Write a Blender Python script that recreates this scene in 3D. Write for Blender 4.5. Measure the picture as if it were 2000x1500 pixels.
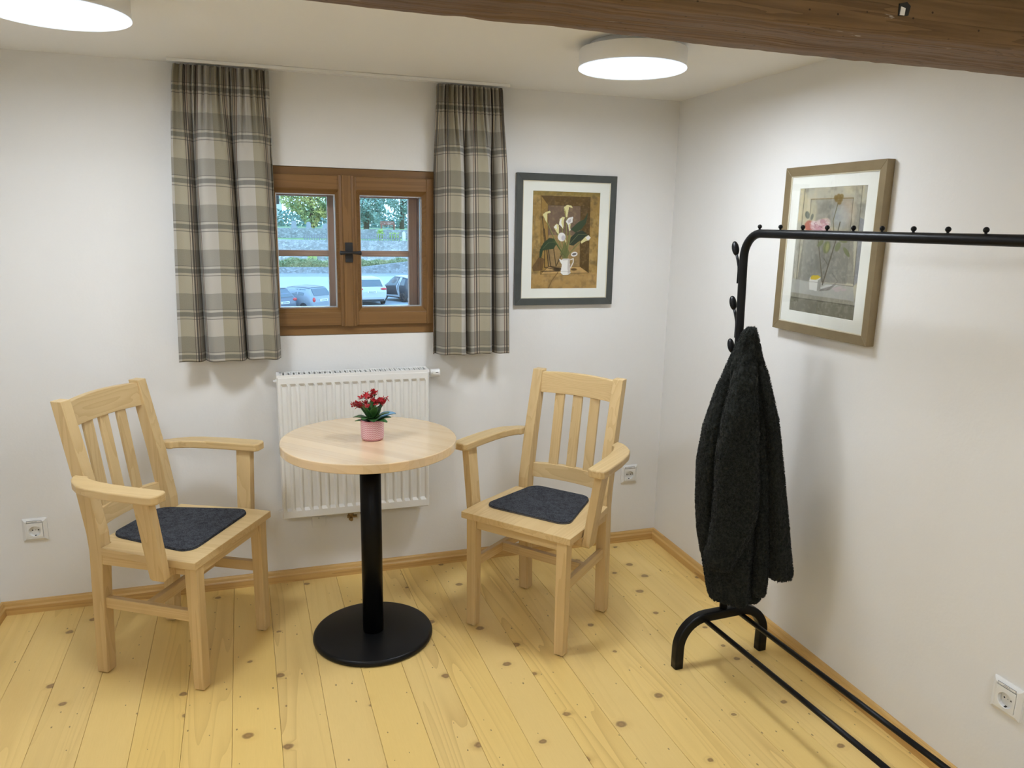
import bpy, bmesh, math, random
import numpy as np
from mathutils import Vector, Matrix

for o in list(bpy.data.objects):
    bpy.data.objects.remove(o, do_unlink=True)
SC = bpy.context.scene
COL = SC.collection
RND = random.Random(7)

# ------------------------------------------------------------------ camera
FPX = 1474.65
YAW, PITCH, ROLL = -0.31455049, -0.20841804, -0.01995924
CAM_LOC = Vector((-1.7717, -3.1266, 1.5078))
cam = bpy.data.cameras.new('camera')
cam.sensor_fit = 'HORIZONTAL'
cam.sensor_width = 36.0
cam.lens = FPX / 2000.0 * 36.0
cam.clip_start = 0.05
cam.clip_end = 1000
camo = bpy.data.objects.new('camera', cam)
COL.objects.link(camo)
Rm = Matrix.Rotation(YAW, 3, 'Z') @ Matrix.Rotation(PITCH, 3, 'X') @ Matrix.Rotation(ROLL, 3, 'Y')
Rb = Rm @ Matrix(((1, 0, 0), (0, 0, -1), (0, 1, 0)))      # camera looks along -z, up is +y
camo.matrix_world = Matrix.Translation(CAM_LOC) @ Rb.to_4x4()
SC.camera = camo

# ------------------------------------------------------------------ world, exposure
SKY_STRENGTH = 5.0
LAMP_STRENGTH = 59.0
world = bpy.data.worlds.new('world')
SC.world = world
world.use_nodes = True
wn = world.node_tree
bgn = wn.nodes['Background']
tcw = wn.nodes.new('ShaderNodeTexCoord')
sepw = wn.nodes.new('ShaderNodeSeparateXYZ')
rampw = wn.nodes.new('ShaderNodeValToRGB')
rampw.color_ramp.elements[0].position = 0.0
rampw.color_ramp.elements[0].color = (0.50, 0.76, 1.0, 1)
rampw.color_ramp.elements[1].position = 0.7
rampw.color_ramp.elements[1].color = (0.27, 0.55, 1.0, 1)
wn.links.new(tcw.outputs['Generated'], sepw.inputs[0])
wn.links.new(sepw.outputs['Z'], rampw.inputs[0])
wn.links.new(rampw.outputs[0], bgn.inputs[0])
bgn.inputs[1].default_value = SKY_STRENGTH
vs = SC.view_settings
vs.view_transform = 'Standard'
vs.look = 'None'
vs.exposure = 0.0
vs.gamma = 1.0
vs.use_curve_mapping = False

# ------------------------------------------------------------------ material helpers
class NT:
    """small wrapper to write node trees briefly"""
    def __init__(s, name):
        s.m = bpy.data.materials.new(name)
        s.m.use_nodes = True
        s.t = s.m.node_tree
        s.b = s.t.nodes['Principled BSDF']
        s.out = s.t.nodes['Material Output']
    def n(s, typ, **kw):
        nd = s.t.nodes.new('ShaderNode' + typ)
        for k, v in kw.items():
            setattr(nd, k, v)
        return nd
    def l(s, a, b):
        s.t.links.new(a, b)
    def val(s, sock, v):
        if isinstance(v, bpy.types.NodeSocket):
            s.l(v, sock)
        else:
            sock.default_value = v
    def math(s, op, a, b=None, c=None, clamp=False):
        nd = s.n('Math', operation=op)
        nd.use_clamp = clamp
        s.val(nd.inputs[0], a)
        if b is not None: s.val(nd.inputs[1], b)
        if c is not None: s.val(nd.inputs[2], c)
        return nd.outputs[0]
    def mix(s, f, a, b, blend='MIX'):
        nd = s.n('Mix', data_type='RGBA', blend_type=blend)
        s.val(nd.inputs[0], f)
        s.val(nd.inputs[6], a if isinstance(a, bpy.types.NodeSocket) else (*a, 1))
        s.val(nd.inputs[7], b if isinstance(b, bpy.types.NodeSocket) else (*b, 1))
        return nd.outputs[2]
    def ramp(s, f, stops, interp='LINEAR'):
        nd = s.n('ValToRGB')
        cr = nd.color_ramp
        cr.interpolation = interp
        while len(cr.elements) < len(stops): cr.elements.new(0.5)
        for e, (p, c) in zip(cr.elements, stops):
            e.position = p
            e.color = (*c, 1) if len(c) == 3 else c
        s.val(nd.inputs[0], f)
        return nd.outputs[0]
    def maprange(s, v, a, b, c=0.0, d=1.0, smooth=False):
        nd = s.n('MapRange')
        if smooth: nd.interpolation_type = 'SMOOTHSTEP'
        for i, x in enumerate((v, a, b, c, d)):
            s.val(nd.inputs[i], x)
        return nd.outputs[0]
    def coords(s, which='Object', scale=(1, 1, 1), loc=None, rot=(0, 0, 0)):
        tc = s.n('TexCoord')
        mp = s.n('Mapping')
        s.l(tc.outputs[which], mp.inputs[0])
        mp.inputs['Scale'].default_value = scale
        mp.inputs['Rotation'].default_value = rot
        if loc is not None: s.val(mp.inputs['Location'], loc)
        return mp.outputs[0]
    def noise(s, vec, scale=5, detail=3, rough=0.5, dist=0.0):
        nd = s.n('TexNoise')
        if vec is not None: s.l(vec, nd.inputs['Vector'])
        nd.inputs['Scale'].default_value = scale
        nd.inputs['Detail'].default_value = detail
        nd.inputs['Roughness'].default_value = rough
        nd.inputs['Distortion'].default_value = dist
        return nd.outputs['Fac']
    def bump(s, h, strength=0.2, dist=0.01):
        nd = s.n('Bump')
        nd.inputs['Strength'].default_value = strength
        nd.inputs['Distance'].default_value = dist
        s.val(nd.inputs['Height'], h)
        s.l(nd.outputs[0], s.b.inputs['Normal'])
    def set(s, color=None, rough=None, metal=None, spec=None, coat=None):
        if color is not None:
            s.val(s.b.inputs['Base Color'], color if isinstance(color, bpy.types.NodeSocket) else (*color, 1))
        if rough is not None: s.val(s.b.inputs['Roughness'], rough)
        if metal is not None: s.b.inputs['Metallic'].default_value = metal
        if spec is not None: s.b.inputs['Specular IOR Level'].default_value = spec
        if coat is not None: s.b.inputs['Coat Weight'].default_value = coat
        return s.m

def plain(name, color, rough=0.5, metal=0.0, spec=0.5, var=0.06, scale=12, bump=0.0, bscale=200):
    t = NT(name)
    v = t.coords('Object')
    f = t.noise(v, scale, 3)
    d = tuple(max(0, c * (1 - var)) for c in color)
    u = tuple(min(1, c * (1 + var)) for c in color)
    t.set(t.mix(f, d, u), rough, metal, spec)
    if bump:
        t.bump(t.noise(v, bscale, 2), bump, 0.002)
    return t.m

def wood(name, axis, light, dark, rough=0.42, ring=14.0, stretch=30.0, contrast=1.0, fine=0.25, spec=0.4):
    """clear straight-grown timber, grain along the given axis of the object"""
    t = NT(name)
    oi = t.n('ObjectInfo')
    off = t.n('CombineXYZ')
    r1 = t.math('MULTIPLY', oi.outputs['Random'], 7.3)
    t.l(r1, off.inputs[0]); t.l(t.math('MULTIPLY', oi.outputs['Random'], 3.1), off.inputs[1]); t.l(r1, off.inputs[2])
    sc = [1.0, 1.0, 1.0]
    sc['xyz'.index(axis)] = 1.0 / stretch
    v = t.coords('Object', tuple(sc), off.outputs[0])
    warp = t.noise(v, 6, 2, 0.5)
    big = t.noise(v, ring, 2, 0.45, 0.6)
    saw = t.math('FRACT', t.math('MULTIPLY', t.math('ADD', big, t.math('MULTIPLY', warp, 0.35)), 9.0))
    rings = t.math('POWER', saw, 2.2)
    fib = t.noise(v, 240, 2, 0.6)
    f = t.math('ADD', t.math('MULTIPLY', rings, 0.55 * contrast), t.math('MULTIPLY', fib, fine), clamp=True)
    c = t.mix(f, light, dark)
    tone = t.maprange(oi.outputs['Random'], 0, 1, 0.93, 1.05)
    hv = t.n('HueSaturation')
    t.l(c, hv.inputs['Color']); t.l(tone, hv.inputs['Value'])
    t.set(hv.outputs[0], rough, spec=spec)
    t.bump(t.math('ADD', rings, fib), 0.06, 0.001)
    return t.m

def pine_floor(name, light, mid, knotc):
    """knotty pine board, x across and y along the board"""
    t = NT(name)
    oi = t.n('ObjectInfo')
    rnd = oi.outputs['Random']
    off = t.n('CombineXYZ')
    t.l(t.math('MULTIPLY', rnd, 31.7), off.inputs[0])
    t.l(t.math('MULTIPLY', rnd, 57.1), off.inputs[1])
    tc = t.n('TexCoord')
    add = t.n('VectorMath', operation='ADD')
    t.l(tc.outputs['Object'], add.inputs[0]); t.l(off.outputs[0], add.inputs[1])
    def knots(sx, sy, rad, thr, seed):
        mp = t.n('Mapping')
        t.l(add.outputs[0], mp.inputs[0])
        mp.inputs['Scale'].default_value = (sx, sy, 0.0)
        mp.inputs['Location'].default_value = (seed, seed * 1.7, 0)
        nz_ = t.n('TexNoise'); t.l(add.outputs[0], nz_.inputs['Vector']); nz_.inputs['Scale'].default_value = 55.0
        ds = t.n('VectorMath', operation='SCALE'); t.l(nz_.outputs['Color'], ds.inputs[0]); ds.inputs['Scale'].default_value = rad * 0.9
        av = t.n('VectorMath', operation='ADD'); t.l(mp.outputs[0], av.inputs[0]); t.l(ds.outputs[0], av.inputs[1])
        vo = t.n('TexVoronoi', voronoi_dimensions='2D')
        t.l(av.outputs[0], vo.inputs['Vector'])
        vo.inputs['Scale'].default_value = 1.0
        vo.inputs['Randomness'].default_value = 1.0
        sep = t.n('SeparateColor')
        t.l(vo.outputs['Color'], sep.inputs[0])
        on = t.math('GREATER_THAN', sep.outputs[0], thr)
        size = t.maprange(sep.outputs[1], 0, 1, 0.55 * rad, 1.35 * rad)
        d = t.math('DIVIDE', vo.outputs['Distance'], size)
        return d, on
    d1, on1 = knots(6.6, 8.0, 0.092, 0.76, 3.1)
    d2, on2 = knots(20.0, 11.0, 0.045, 0.66, 9.4)
    k1 = t.math('MULTIPLY', t.maprange(d1, 1.15, 0.75, 0, 1, True), on1)
    halo = t.math('MULTIPLY', t.maprange(d1, 2.6, 0.9, 0, 1, True), on1)
    k2 = t.math('MULTIPLY', t.maprange(d2, 1.2, 0.6, 0, 1, True), on2)
    mp = t.n('Mapping')
    t.l(add.outputs[0], mp.inputs[0])
    mp.inputs['Scale'].default_value = (1.0, 0.055, 1.0)
    v = mp.outputs[0]
    big = t.noise(v, 7.5, 1.5, 0.4, 0.3)
    saw = t.math('FRACT', t.math('MULTIPLY', t.math('ADD', big, t.math('MULTIPLY', halo, 0.05)), 13.0))
    rings = t.math('POWER', saw, 3.0)
    mask = t.maprange(t.noise(v, 4.0, 1, 0.4), 0.42, 0.68)
    fib = t.noise(v, 260, 2, 0.6)
    f = t.math('ADD', t.math('MULTIPLY', t.math('MULTIPLY', rings, mask), 0.55), t.math('MULTIPLY', fib, 0.22), clamp=True)
    c = t.mix(f, light, mid)
    c = t.mix(t.math('MULTIPLY', halo, 0.22), c, mid)
    kn = t.math('ADD', t.math('MULTIPLY', d1, 9.0), 0)
    kc = t.mix(t.math('MULTIPLY', t.math('ADD', t.math('SINE', kn), 1.0), 0.3), knotc, tuple(x * 1.9 for x in knotc))
    c = t.mix(t.math('MULTIPLY', k1, 0.78), c, kc)
    c = t.mix(t.math('MULTIPLY', k2, 0.75), c, tuple(x * 0.8 for x in knotc))
    hv = t.n('HueSaturation')
    t.l(c, hv.inputs['Color'])
    t.l(t.maprange(rnd, 0, 1, 0.95, 1.03), hv.inputs['Value'])
    t.l(t.maprange(t.math('FRACT', t.math('MULTIPLY', rnd, 13.0)), 0, 1, 0.97, 1.03), hv.inputs['Saturation'])
    rr = t.maprange(t.noise(v, 30, 2), 0.3, 0.7, 0.36, 0.5)
    t.set(hv.outputs[0], rr, spec=0.4)
    t.bump(t.math('SUBTRACT', t.math('MULTIPLY', rings, 0.4), k1), 0.08, 0.001)
    return t.m

def old_beam(name):
    t = NT(name)
    v = t.coords('Object', (0.035, 1.0, 1.0))
    v2 = t.coords('Object', (0.35, 1.0, 1.0))
    # a few big knots bend the year rings around them
    vo = t.n('TexVoronoi', voronoi_dimensions='3D')
    t.l(t.coords('Object', (1.6, 5.5, 5.5), (0.35, 0.2, 0.1)), vo.inputs['Vector'])
    vo.inputs['Scale'].default_value = 1.0
    kd = t.maprange(vo.outputs['Distance'], 0.0, 0.42, 1, 0, True)
    big = t.noise(v, 26, 2, 0.5, 0.3)
    saw = t.math('FRACT', t.math('MULTIPLY', t.math('ADD', big, t.math('MULTIPLY', kd, 0.75)), 9.0))
    rings = t.math('POWER', saw, 1.6)
    fib = t.noise(v, 190, 3, 0.75)
    f = t.math('ADD', t.math('MULTIPLY', rings, 0.42), t.math('MULTIPLY', fib, 0.55), clamp=True)
    c = t.mix(f, (0.235, 0.142, 0.066), (0.075, 0.042, 0.018))
    patch = t.maprange(t.noise(v2, 7, 3, 0.6), 0.5, 0.75)
    c = t.mix(t.math('MULTIPLY', patch, 0.5), c, (0.085, 0.05, 0.027))
    grey = t.maprange(t.noise(t.coords('Object', (0.4, 1, 1)), 6, 3), 0.52, 0.75)
    c = t.mix(t.math('MULTIPLY', grey, 0.45), c, (0.20, 0.155, 0.12))
    # left-over specks and smears of whitewash, worm holes
    sp = t.maprange(t.noise(t.coords('Object', (0.16, 1, 1), (4, 1, 2)), 60, 4, 0.65), 0.655, 0.70)
    spm = t.maprange(t.noise(t.coords('Object', (0.7, 1.4, 1.4)), 6, 2), 0.50, 0.60)
    c = t.mix(t.math('MULTIPLY', t.math('MULTIPLY', sp, spm), 0.9), c, (0.62, 0.58, 0.52))
    vh = t.n('TexVoronoi')
    t.l(t.coords('Object', (0.8, 1, 1)), vh.inputs['Vector'])
    vh.inputs['Scale'].default_value = 42
    hole = t.maprange(vh.outputs['Distance'], 0.10, 0.06, 0, 1)
    c = t.mix(t.math('MULTIPLY', hole, 0.85), c, (0.02, 0.01, 0.005))
    t.set(c, 0.62, spec=0.25)
    t.bump(t.math('ADD', t.math('MULTIPLY', rings, -0.8), t.noise(v2, 25, 3)), 0.5, 0.006)
    return t.m

def thin_glass(name, tint=(1, 1, 1), refl=1.0):
    t = NT(name)
    tr = t.n('BsdfTransparent'); tr.inputs[0].default_value = (*tint, 1)
    gl = t.n('BsdfGlossy'); gl.inputs['Roughness'].default_value = 0.02
    fr = t.n('Fresnel'); fr.inputs[0].default_value = 1.45
    mx = t.n('MixShader')
    t.l(t.math('MULTIPLY', fr.outputs[0], refl), mx.inputs[0])
    t.l(tr.outputs[0], mx.inputs[1]); t.l(gl.outputs[0], mx.inputs[2])
    t.l(mx.outputs[0], t.out.inputs[0])
    return t.m

def emitter(name, color, strength):
    t = NT(name)
    em = t.n('Emission')
    em.inputs[0].default_value = (*color, 1)
    em.inputs[1].default_value = strength
    t.l(em.outputs[0], t.out.inputs[0])
    return t.m

def painted(name, rough=0.6):
    t = NT(name)
    at = t.n('Attribute'); at.attribute_name = 'paint'
    t.set(at.outputs['Color'], rough, spec=0.2)
    return t.m

def plaid(name):
    t = NT(name)
    uv = t.n('UVMap')
    sep = t.n('SeparateXYZ')
    t.l(uv.outputs[0], sep.inputs[0])
    u = t.math('FRACT', t.math('DIVIDE', sep.outputs[0], 0.200))
    v = t.math('FRACT', t.math('DIVIDE', sep.outputs[1], 0.1605))
    lightc, greyc = (0.45, 0.42, 0.37), (0.275, 0.26, 0.228)
    band, cream, line = (0.185, 0.18, 0.165), (0.44, 0.41, 0.36), (0.17, 0.16, 0.15)
    hz = t.ramp(v, [(0.0, line), (0.018, cream), (0.065, band), (0.165, cream), (0.215, line), (0.235, greyc), (0.60, lightc)], 'CONSTANT')
    one = (1, 1, 1)
    dk, cr_, rd_ = (0.13, 0.115, 0.11), (0.95, 0.87, 0.74), (0.20, 0.075, 0.065)
    vt = t.ramp(u, [(0.0, one), (0.29, (0.72, 0.685, 0.55)), (0.52, (0.10, 0.06, 0.05)), (0.535, (0.88, 0.80, 0.68)), (0.565, dk), (0.60, (0.88, 0.80, 0.68)), (0.63, rd_), (0.645, (0.86, 0.85, 0.82)),
                    (0.865, dk), (0.88, cr_), (0.91, (0.24, 0.22, 0.21)), (0.95, cr_), (0.98, rd_)], 'CONSTANT')
    c = t.mix(1.0, hz, vt, 'MULTIPLY')
    w1 = t.n('TexWave', wave_type='BANDS', bands_direction='DIAGONAL')
    t.l(uv.outputs[0], w1.inputs['Vector']); w1.inputs['Scale'].default_value = 160
    nz = t.noise(uv.outputs[0], 420, 2)
    c = t.mix(t.math('MULTIPLY', nz, 0.25), c, (0.45, 0.42, 0.36))
    t.set(c, 0.9, spec=0.1)
    t.b.inputs['Sheen Weight'].default_value = 0.15
    t.bump(w1.outputs['Fac'], 0.1, 0.0006)
    return t.m

def stone_mat(name, c1, c2, scale):
    t = NT(name)
    vo = t.n('TexVoronoi', feature='F1')
    t.l(t.coords('Object', (1, 1, 1.5)), vo.inputs['Vector'])
    vo.inputs['Scale'].default_value = scale
    c = t.mix(t.noise(t.coords('Object'), 1.2, 4), c1, c2)
    bw = t.n('RGBToBW'); t.l(vo.outputs['Color'], bw.inputs[0])
    c = t.mix(0.6, c, bw.outputs[0], 'SOFT_LIGHT')
    ve = t.n('TexVoronoi', feature='DISTANCE_TO_EDGE')
    t.l(t.coords('Object', (1, 1, 1.5)), ve.inputs['Vector'])
    ve.inputs['Scale'].default_value = scale
    j = t.maprange(ve.outputs['Distance'], 0.02, 0.08, 1, 0)
    c = t.mix(t.math('MULTIPLY', j, 0.6), c, tuple(x * 0.5 for x in c1))
    t.set(c, 0.9)
    return t.m

def leaf_mat(name, c1, c2, scale=2.0, rough=0.6):
    t = NT(name)
    t.set(t.mix(t.maprange(t.noise(t.coords('Object'), scale, 3), 0.35, 0.65), c1, c2), rough, spec=0.3)
    return t.m

# ------------------------------------------------------------------ mesh helpers
class MB:
    """collects geometry; build() links it as ONE mesh object"""
    def __init__(s):
        s.v, s.f, s.sm = [], [], []
    def add(s, vs_, fs, smooth=False):
        k = len(s.v)
        s.v += [tuple(p) for p in vs_]
        s.f += [tuple(i + k for i in f) for f in fs]
        s.sm += [smooth] * len(fs)
        return s
    def box(s, a, b):
        x0, y0, z0 = a; x1, y1, z1 = b
        return s.add([(x0, y0, z0), (x1, y0, z0), (x1, y1, z0), (x0, y1, z0), (x0, y0, z1), (x1, y0, z1), (x1, y1, z1), (x0, y1, z1)],
                     [(0, 3, 2, 1), (4, 5, 6, 7), (0, 1, 5, 4), (1, 2, 6, 5), (2, 3, 7, 6), (3, 0, 4, 7)])
    def hexa(s, lo, hi):
        return s.add(list(lo) + list(hi), [(3, 2, 1, 0), (4, 5, 6, 7), (0, 1, 5, 4), (1, 2, 6, 5), (2, 3, 7, 6), (3, 0, 4, 7)])
    def prism(s, poly, fn, t0, t1, smooth=False):
        """poly of 2-d points, fn(p, t) gives the 3-d point at offset t"""
        n = len(poly)
        vs_ = [fn(p, t0) for p in poly] + [fn(p, t1) for p in poly]
        fs = [tuple(range(n))[::-1], tuple(range(n, 2 * n))] + [(i, (i + 1) % n, n + (i + 1) % n, n + i) for i in range(n)]
        return s.add(vs_, fs, smooth)
    def rings(s, rs, caps=True, smooth=True, closed=True):
        n = len(rs[0]); vs_, fs = [], []
        for r in rs: vs_ += list(r)
        for k in range(len(rs) - 1):
            for i in range(n if closed else n - 1):
                j = (i + 1) % n
                fs.append((k * n + i, k * n + j, (k + 1) * n + j, (k + 1) * n + i))
        s.add(vs_, fs, smooth)
        if caps and closed:
            b = len(s.v) - len(vs_)
            s.f.append(tuple(b + i for i in range(n))[::-1]); s.sm.append(False)
            s.f.append(tuple(b + (len(rs) - 1) * n + i for i in range(n))); s.sm.append(False)
        return s
    def tube(s, pts, r, n=12, smooth=True, square=False):
        pts = [Vector(p) for p in pts]
        rr = r if isinstance(r, (list, tuple)) else [r] * len(pts)
        rs, up = [], None
        for i, p in enumerate(pts):
            a = pts[max(i - 1, 0)]; b = pts[min(i + 1, len(pts) - 1)]
            d = (b - a).normalized()
            if up is None:
                up = Vector((0, 0, 1)) if abs(d.z) < 0.9 else Vector((1, 0, 0))
            x = up.cross(d).normalized(); y = d.cross(x).normalized(); up = y
            ring = []
            for k in range(n):
                t = 2 * math.pi * (k + 0.5) / n
                if square:
                    c, q = math.cos(t), math.sin(t)
                    e = 0.28
                    c = math.copysign(abs(c) ** e, c); q = math.copysign(abs(q) ** e, q)
                else:
                    c, q = math.cos(t), math.sin(t)
                ring.append(p + x * (c * rr[i]) + y * (q * rr[i]))
            rs.append(ring)
        return s.rings(rs, True, smooth)
    def lathe(s, prof, c=(0, 0, 0), n=48, axis='z', smooth=True):
        rs = []
        for r, h in prof:
            ring = []
            for k in range(n):
                t = 2 * math.pi * k / n
                a, b = r * math.cos(t), r * math.sin(t)
                if axis == 'z': q = (c[0] + a, c[1] + b, c[2] + h)
                elif axis == 'y': q = (c[0] + a, c[1] + h, c[2] + b)
                else: q = (c[0] + h, c[1] + a, c[2] + b)
                ring.append(q)
            rs.append(ring)
        return s.rings(rs, True, smooth)
    def ball(s, c, r, n=12, sc=(1, 1, 1)):
        prof = [(max(1e-4, math.sin(math.pi * k / n)) * r, -math.cos(math.pi * k / n) * r) for k in range(n + 1)]
        k0 = len(s.v)
        s.lathe(prof, (0, 0, 0), n * 2)
        for i in range(k0, len(s.v)):
            x, y, z = s.v[i]
            s.v[i] = (c[0] + x * sc[0], c[1] + y * sc[1], c[2] + z * sc[2])
        return s
    def build(s, name, mat, parent=None, bevel=0.0, seg=2, loc=None, rotz=0.0, angle=35, fix=True):
        me = bpy.data.meshes.new(name)
        me.from_pydata(s.v, [], s.f)
        if fix:
            bm = bmesh.new(); bm.from_mesh(me)
            sm = s.sm
            bmesh.ops.recalc_face_normals(bm, faces=bm.faces)
            bm.to_mesh(me); bm.free()
        me.polygons.foreach_set('use_smooth', s.sm)
        me.materials.append(mat)
        me.update()
        return link(name, me, parent, bevel, seg, loc, rotz, angle)

def link(name, me, parent=None, bevel=0.0, seg=2, loc=None, rotz=0.0, angle=35):
    o = bpy.data.objects.new(name, me)
    COL.objects.link(o)
    if parent is not None: o.parent = parent
    if loc is not None: o.location = loc
    if rotz: o.rotation_euler = (0, 0, rotz)
    if bevel:
        md = o.modifiers.new('bevel', 'BEVEL')
        md.width = bevel; md.segments = seg; md.limit_method = 'ANGLE'; md.angle_limit = math.radians(angle)
        md.harden_normals = False
    return o

def thing(name, label, cat, loc=(0, 0, 0), rotz=0.0, group=None):
    o = bpy.data.objects.new(name, None)
    o.empty_display_size = 0.05
    COL.objects.link(o)
    o.location = loc; o.rotation_euler = (0, 0, rotz)
    return tag(o, label, cat, group)

def tag(o, label, cat, group=None):
    o['label'] = label; o['category'] = cat
    if group: o['group'] = group
    return o

def struct(o, label=None):
    o['kind'] = 'structure'
    if label: o['label'] = label
    return o

def copy_tree(o, parent=None):
    c = o.copy(); COL.objects.link(c); c.parent = parent
    for ch in list(o.children): copy_tree(ch, c)
    return c

def arc(c, r, a0, a1, n, plane):
    out = []
    for k in range(n + 1):
        t = math.radians(a0 + (a1 - a0) * k / n)
        out.append(plane(c[0] + r * math.cos(t), c[1] + r * math.sin(t)))
    return out

def round_rect(x0, x1, y0, y1, r, n=6):
    pts = []
    for cx, cy, a in ((x1 - r, y1 - r, 0), (x0 + r, y1 - r, 90), (x0 + r, y0 + r, 180), (x1 - r, y0 + r, 270)):
        for k in range(n + 1):
            t = math.radians(a + 90 * k / n)
            pts.append((cx + r * math.cos(t), cy + r * math.sin(t)))
    return pts

# ------------------------------------------------------------------ shared materials
H = 2.0537                      # ceiling height
M = {}
def wall_mat(name, col):
    t = NT(name)
    v = t.coords('Object')
    f = t.noise(v, 3, 4, 0.6)
    t.set(t.mix(f, tuple(c * 0.97 for c in col), col), 0.88, spec=0.2)
    h = t.math('ADD', t.math('MULTIPLY', t.noise(v, 9, 3), 0.8), t.math('MULTIPLY', t.noise(v, 120, 2), 0.12))
    t.bump(h, 0.10, 0.02)
    return t.m
M['wall'] = wall_mat('white_plaster', (0.80, 0.785, 0.76))
M['ceil'] = wall_mat('ceiling_paint', (0.84, 0.825, 0.79))
M['sub'] = plain('subfloor_dark', (0.12, 0.07, 0.03), 0.9)
M['plank'] = pine_floor('knotty_pine_floor', (0.85, 0.60, 0.215), (0.58, 0.36, 0.11), (0.19, 0.10, 0.04))
M['base_x'] = wood('pine_trim_x', 'x', (0.66, 0.42, 0.15), (0.42, 0.23, 0.07), 0.45)
M['base_y'] = wood('pine_trim_y', 'y', (0.66, 0.42, 0.15), (0.42, 0.23, 0.07), 0.45)
for a in 'xyz':
    M['ash_' + a] = wood('pale_ash_' + a, a, (0.665, 0.485, 0.245), (0.50, 0.325, 0.135), 0.42, stretch=42.0, contrast=0.8)
    M['larch_' + a] = wood('brown_larch_' + a, a, (0.225, 0.116, 0.038), (0.145, 0.068, 0.019), 0.38)
    M['red_' + a] = wood('reddish_larch_' + a, a, (0.64, 0.39, 0.29), (0.48, 0.27, 0.19), 0.5)
M['stave'] = wood('beech_stave', 'x', (0.78, 0.585, 0.36), (0.62, 0.42, 0.22), 0.27, ring=9, contrast=0.55, fine=0.2, spec=0.5)
M['stave'].node_tree.nodes['Principled BSDF'].inputs['Coat Weight'].default_value = 1.0
M['stave'].node_tree.nodes['Principled BSDF'].inputs['Coat Roughness'].default_value = 0.16
M['black'] = plain('black_powder_coat', (0.005, 0.005, 0.0055), 0.36, spec=0.22, var=0.1, bump=0.05, bscale=700)
M['black_col'] = plain('black_satin_steel', (0.004, 0.004, 0.0045), 0.34, spec=0.12)
M['iron'] = plain('black_iron', (0.012, 0.012, 0.013), 0.5)
M['white_metal'] = plain('radiator_enamel', (0.77, 0.76, 0.73), 0.35, var=0.02)
M['white_plastic'] = plain('white_plastic', (0.78, 0.77, 0.745), 0.32, var=0.02)
M['dark_hole'] = plain('dark_hole', (0.02, 0.02, 0.02), 0.8)
M['brass'] = plain('dull_brass', (0.36, 0.25, 0.12), 0.35, 0.9)
M['steel'] = plain('spacer_aluminium', (0.75, 0.76, 0.78), 0.3, 0.85)
M['felt_pad'] = None
M['glass'] = thin_glass('window_glass', (0.97, 0.985, 0.98), 0.8)
M['pic_glass'] = thin_glass('picture_glass', (0.99, 0.995, 0.99), 0.10)
M['rubber'] = plain('dark_rubber', (0.015, 0.015, 0.016), 0.8)
t = NT('charcoal_felt')
nz = t.noise(t.coords('Object', (1, 1, 1)), 260, 4, 0.8)
nz2 = t.noise(t.coords('Object', (1, 1, 1)), 60, 3, 0.6)
t.set(t.ramp(t.math('ADD', t.math('MULTIPLY', nz, 0.7), t.math('MULTIPLY', nz2, 0.3)), [(0.36, (0.008, 0.0085, 0.011)), (0.60, (0.078, 0.083, 0.096))]), 0.95, spec=0.1)
t.bump(nz, 0.5, 0.002)
M['felt_pad'] = t.m

# ================================================================== the room
XL, YF = -2.80, -4.60           # left wall, wall behind the camera
WT = 0.30
WX0, WX1, WZ0, WZ1 = -1.788, -1.099, 1.052, 1.711       # window opening
mb = MB()
mb.box((XL - WT, 0, -0.1), (WX0, WT, H + 0.1))
mb.box((WX1, 0, -0.1), (WT, WT, H + 0.1))
mb.box((WX0, 0, -0.1), (WX1, WT, WZ0))
mb.box((WX0, 0, WZ1), (WX1, WT, H + 0.1))
struct(mb.build('wall_back', M['wall']), 'white plastered wall with the small window')
struct(MB().box((0, YF - WT, -0.1), (WT, 0, H + 0.1)).build('wall_right', M['wall']), 'white plastered wall behind the coat rack')
struct(MB().box((XL - WT, YF - WT, -0.1), (XL, 0, H + 0.1)).build('wall_left', M['wall']), 'white plastered wall at the left edge')
struct(MB().box((XL, YF - WT, -0.1), (0, YF, H + 0.1)).build('wall_front', M['wall']), 'white plastered wall opposite the window')
struct(MB().box((XL, YF, H), (0, 0, H + 0.1)).build('ceiling', M['ceil']), 'low white ceiling')

# floor boards: each one its own object under the floor
floor = struct(MB().box((XL, YF, -0.1), (0, 0, -0.022)).build('floor', M['sub']), 'knotty pine board floor')
BW = 0.1385
ANG = math.radians(1.65)                      # the boards run slightly askew to the side wall
dirv = Vector((math.sin(ANG), -math.cos(ANG)))
nrm = Vector((math.cos(ANG), math.sin(ANG)))
s0 = nrm.dot(Vector((-1.940, -0.70)))         # a seam seen in the photograph
k0 = math.floor((nrm.dot(Vector((XL, 0))) - s0) / BW) - 1
def clip_poly(poly, n_, lim, keep_less=True):
    out = []
    for i in range(len(poly)):
        a, b = poly[i], poly[(i + 1) % len(poly)]
        da, db = n_.dot(a) - lim, n_.dot(b) - lim
        if not keep_less: da, db = -da, -db
        if da <= 0: out.append(a)
        if (da < 0 < db) or (db < 0 < da):
            out.append(a + (b - a) * (da / (da - db)))
    return out
room_poly = [Vector((XL, 0)), Vector((XL, YF)), Vector((0, YF)), Vector((0, 0))]
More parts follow.
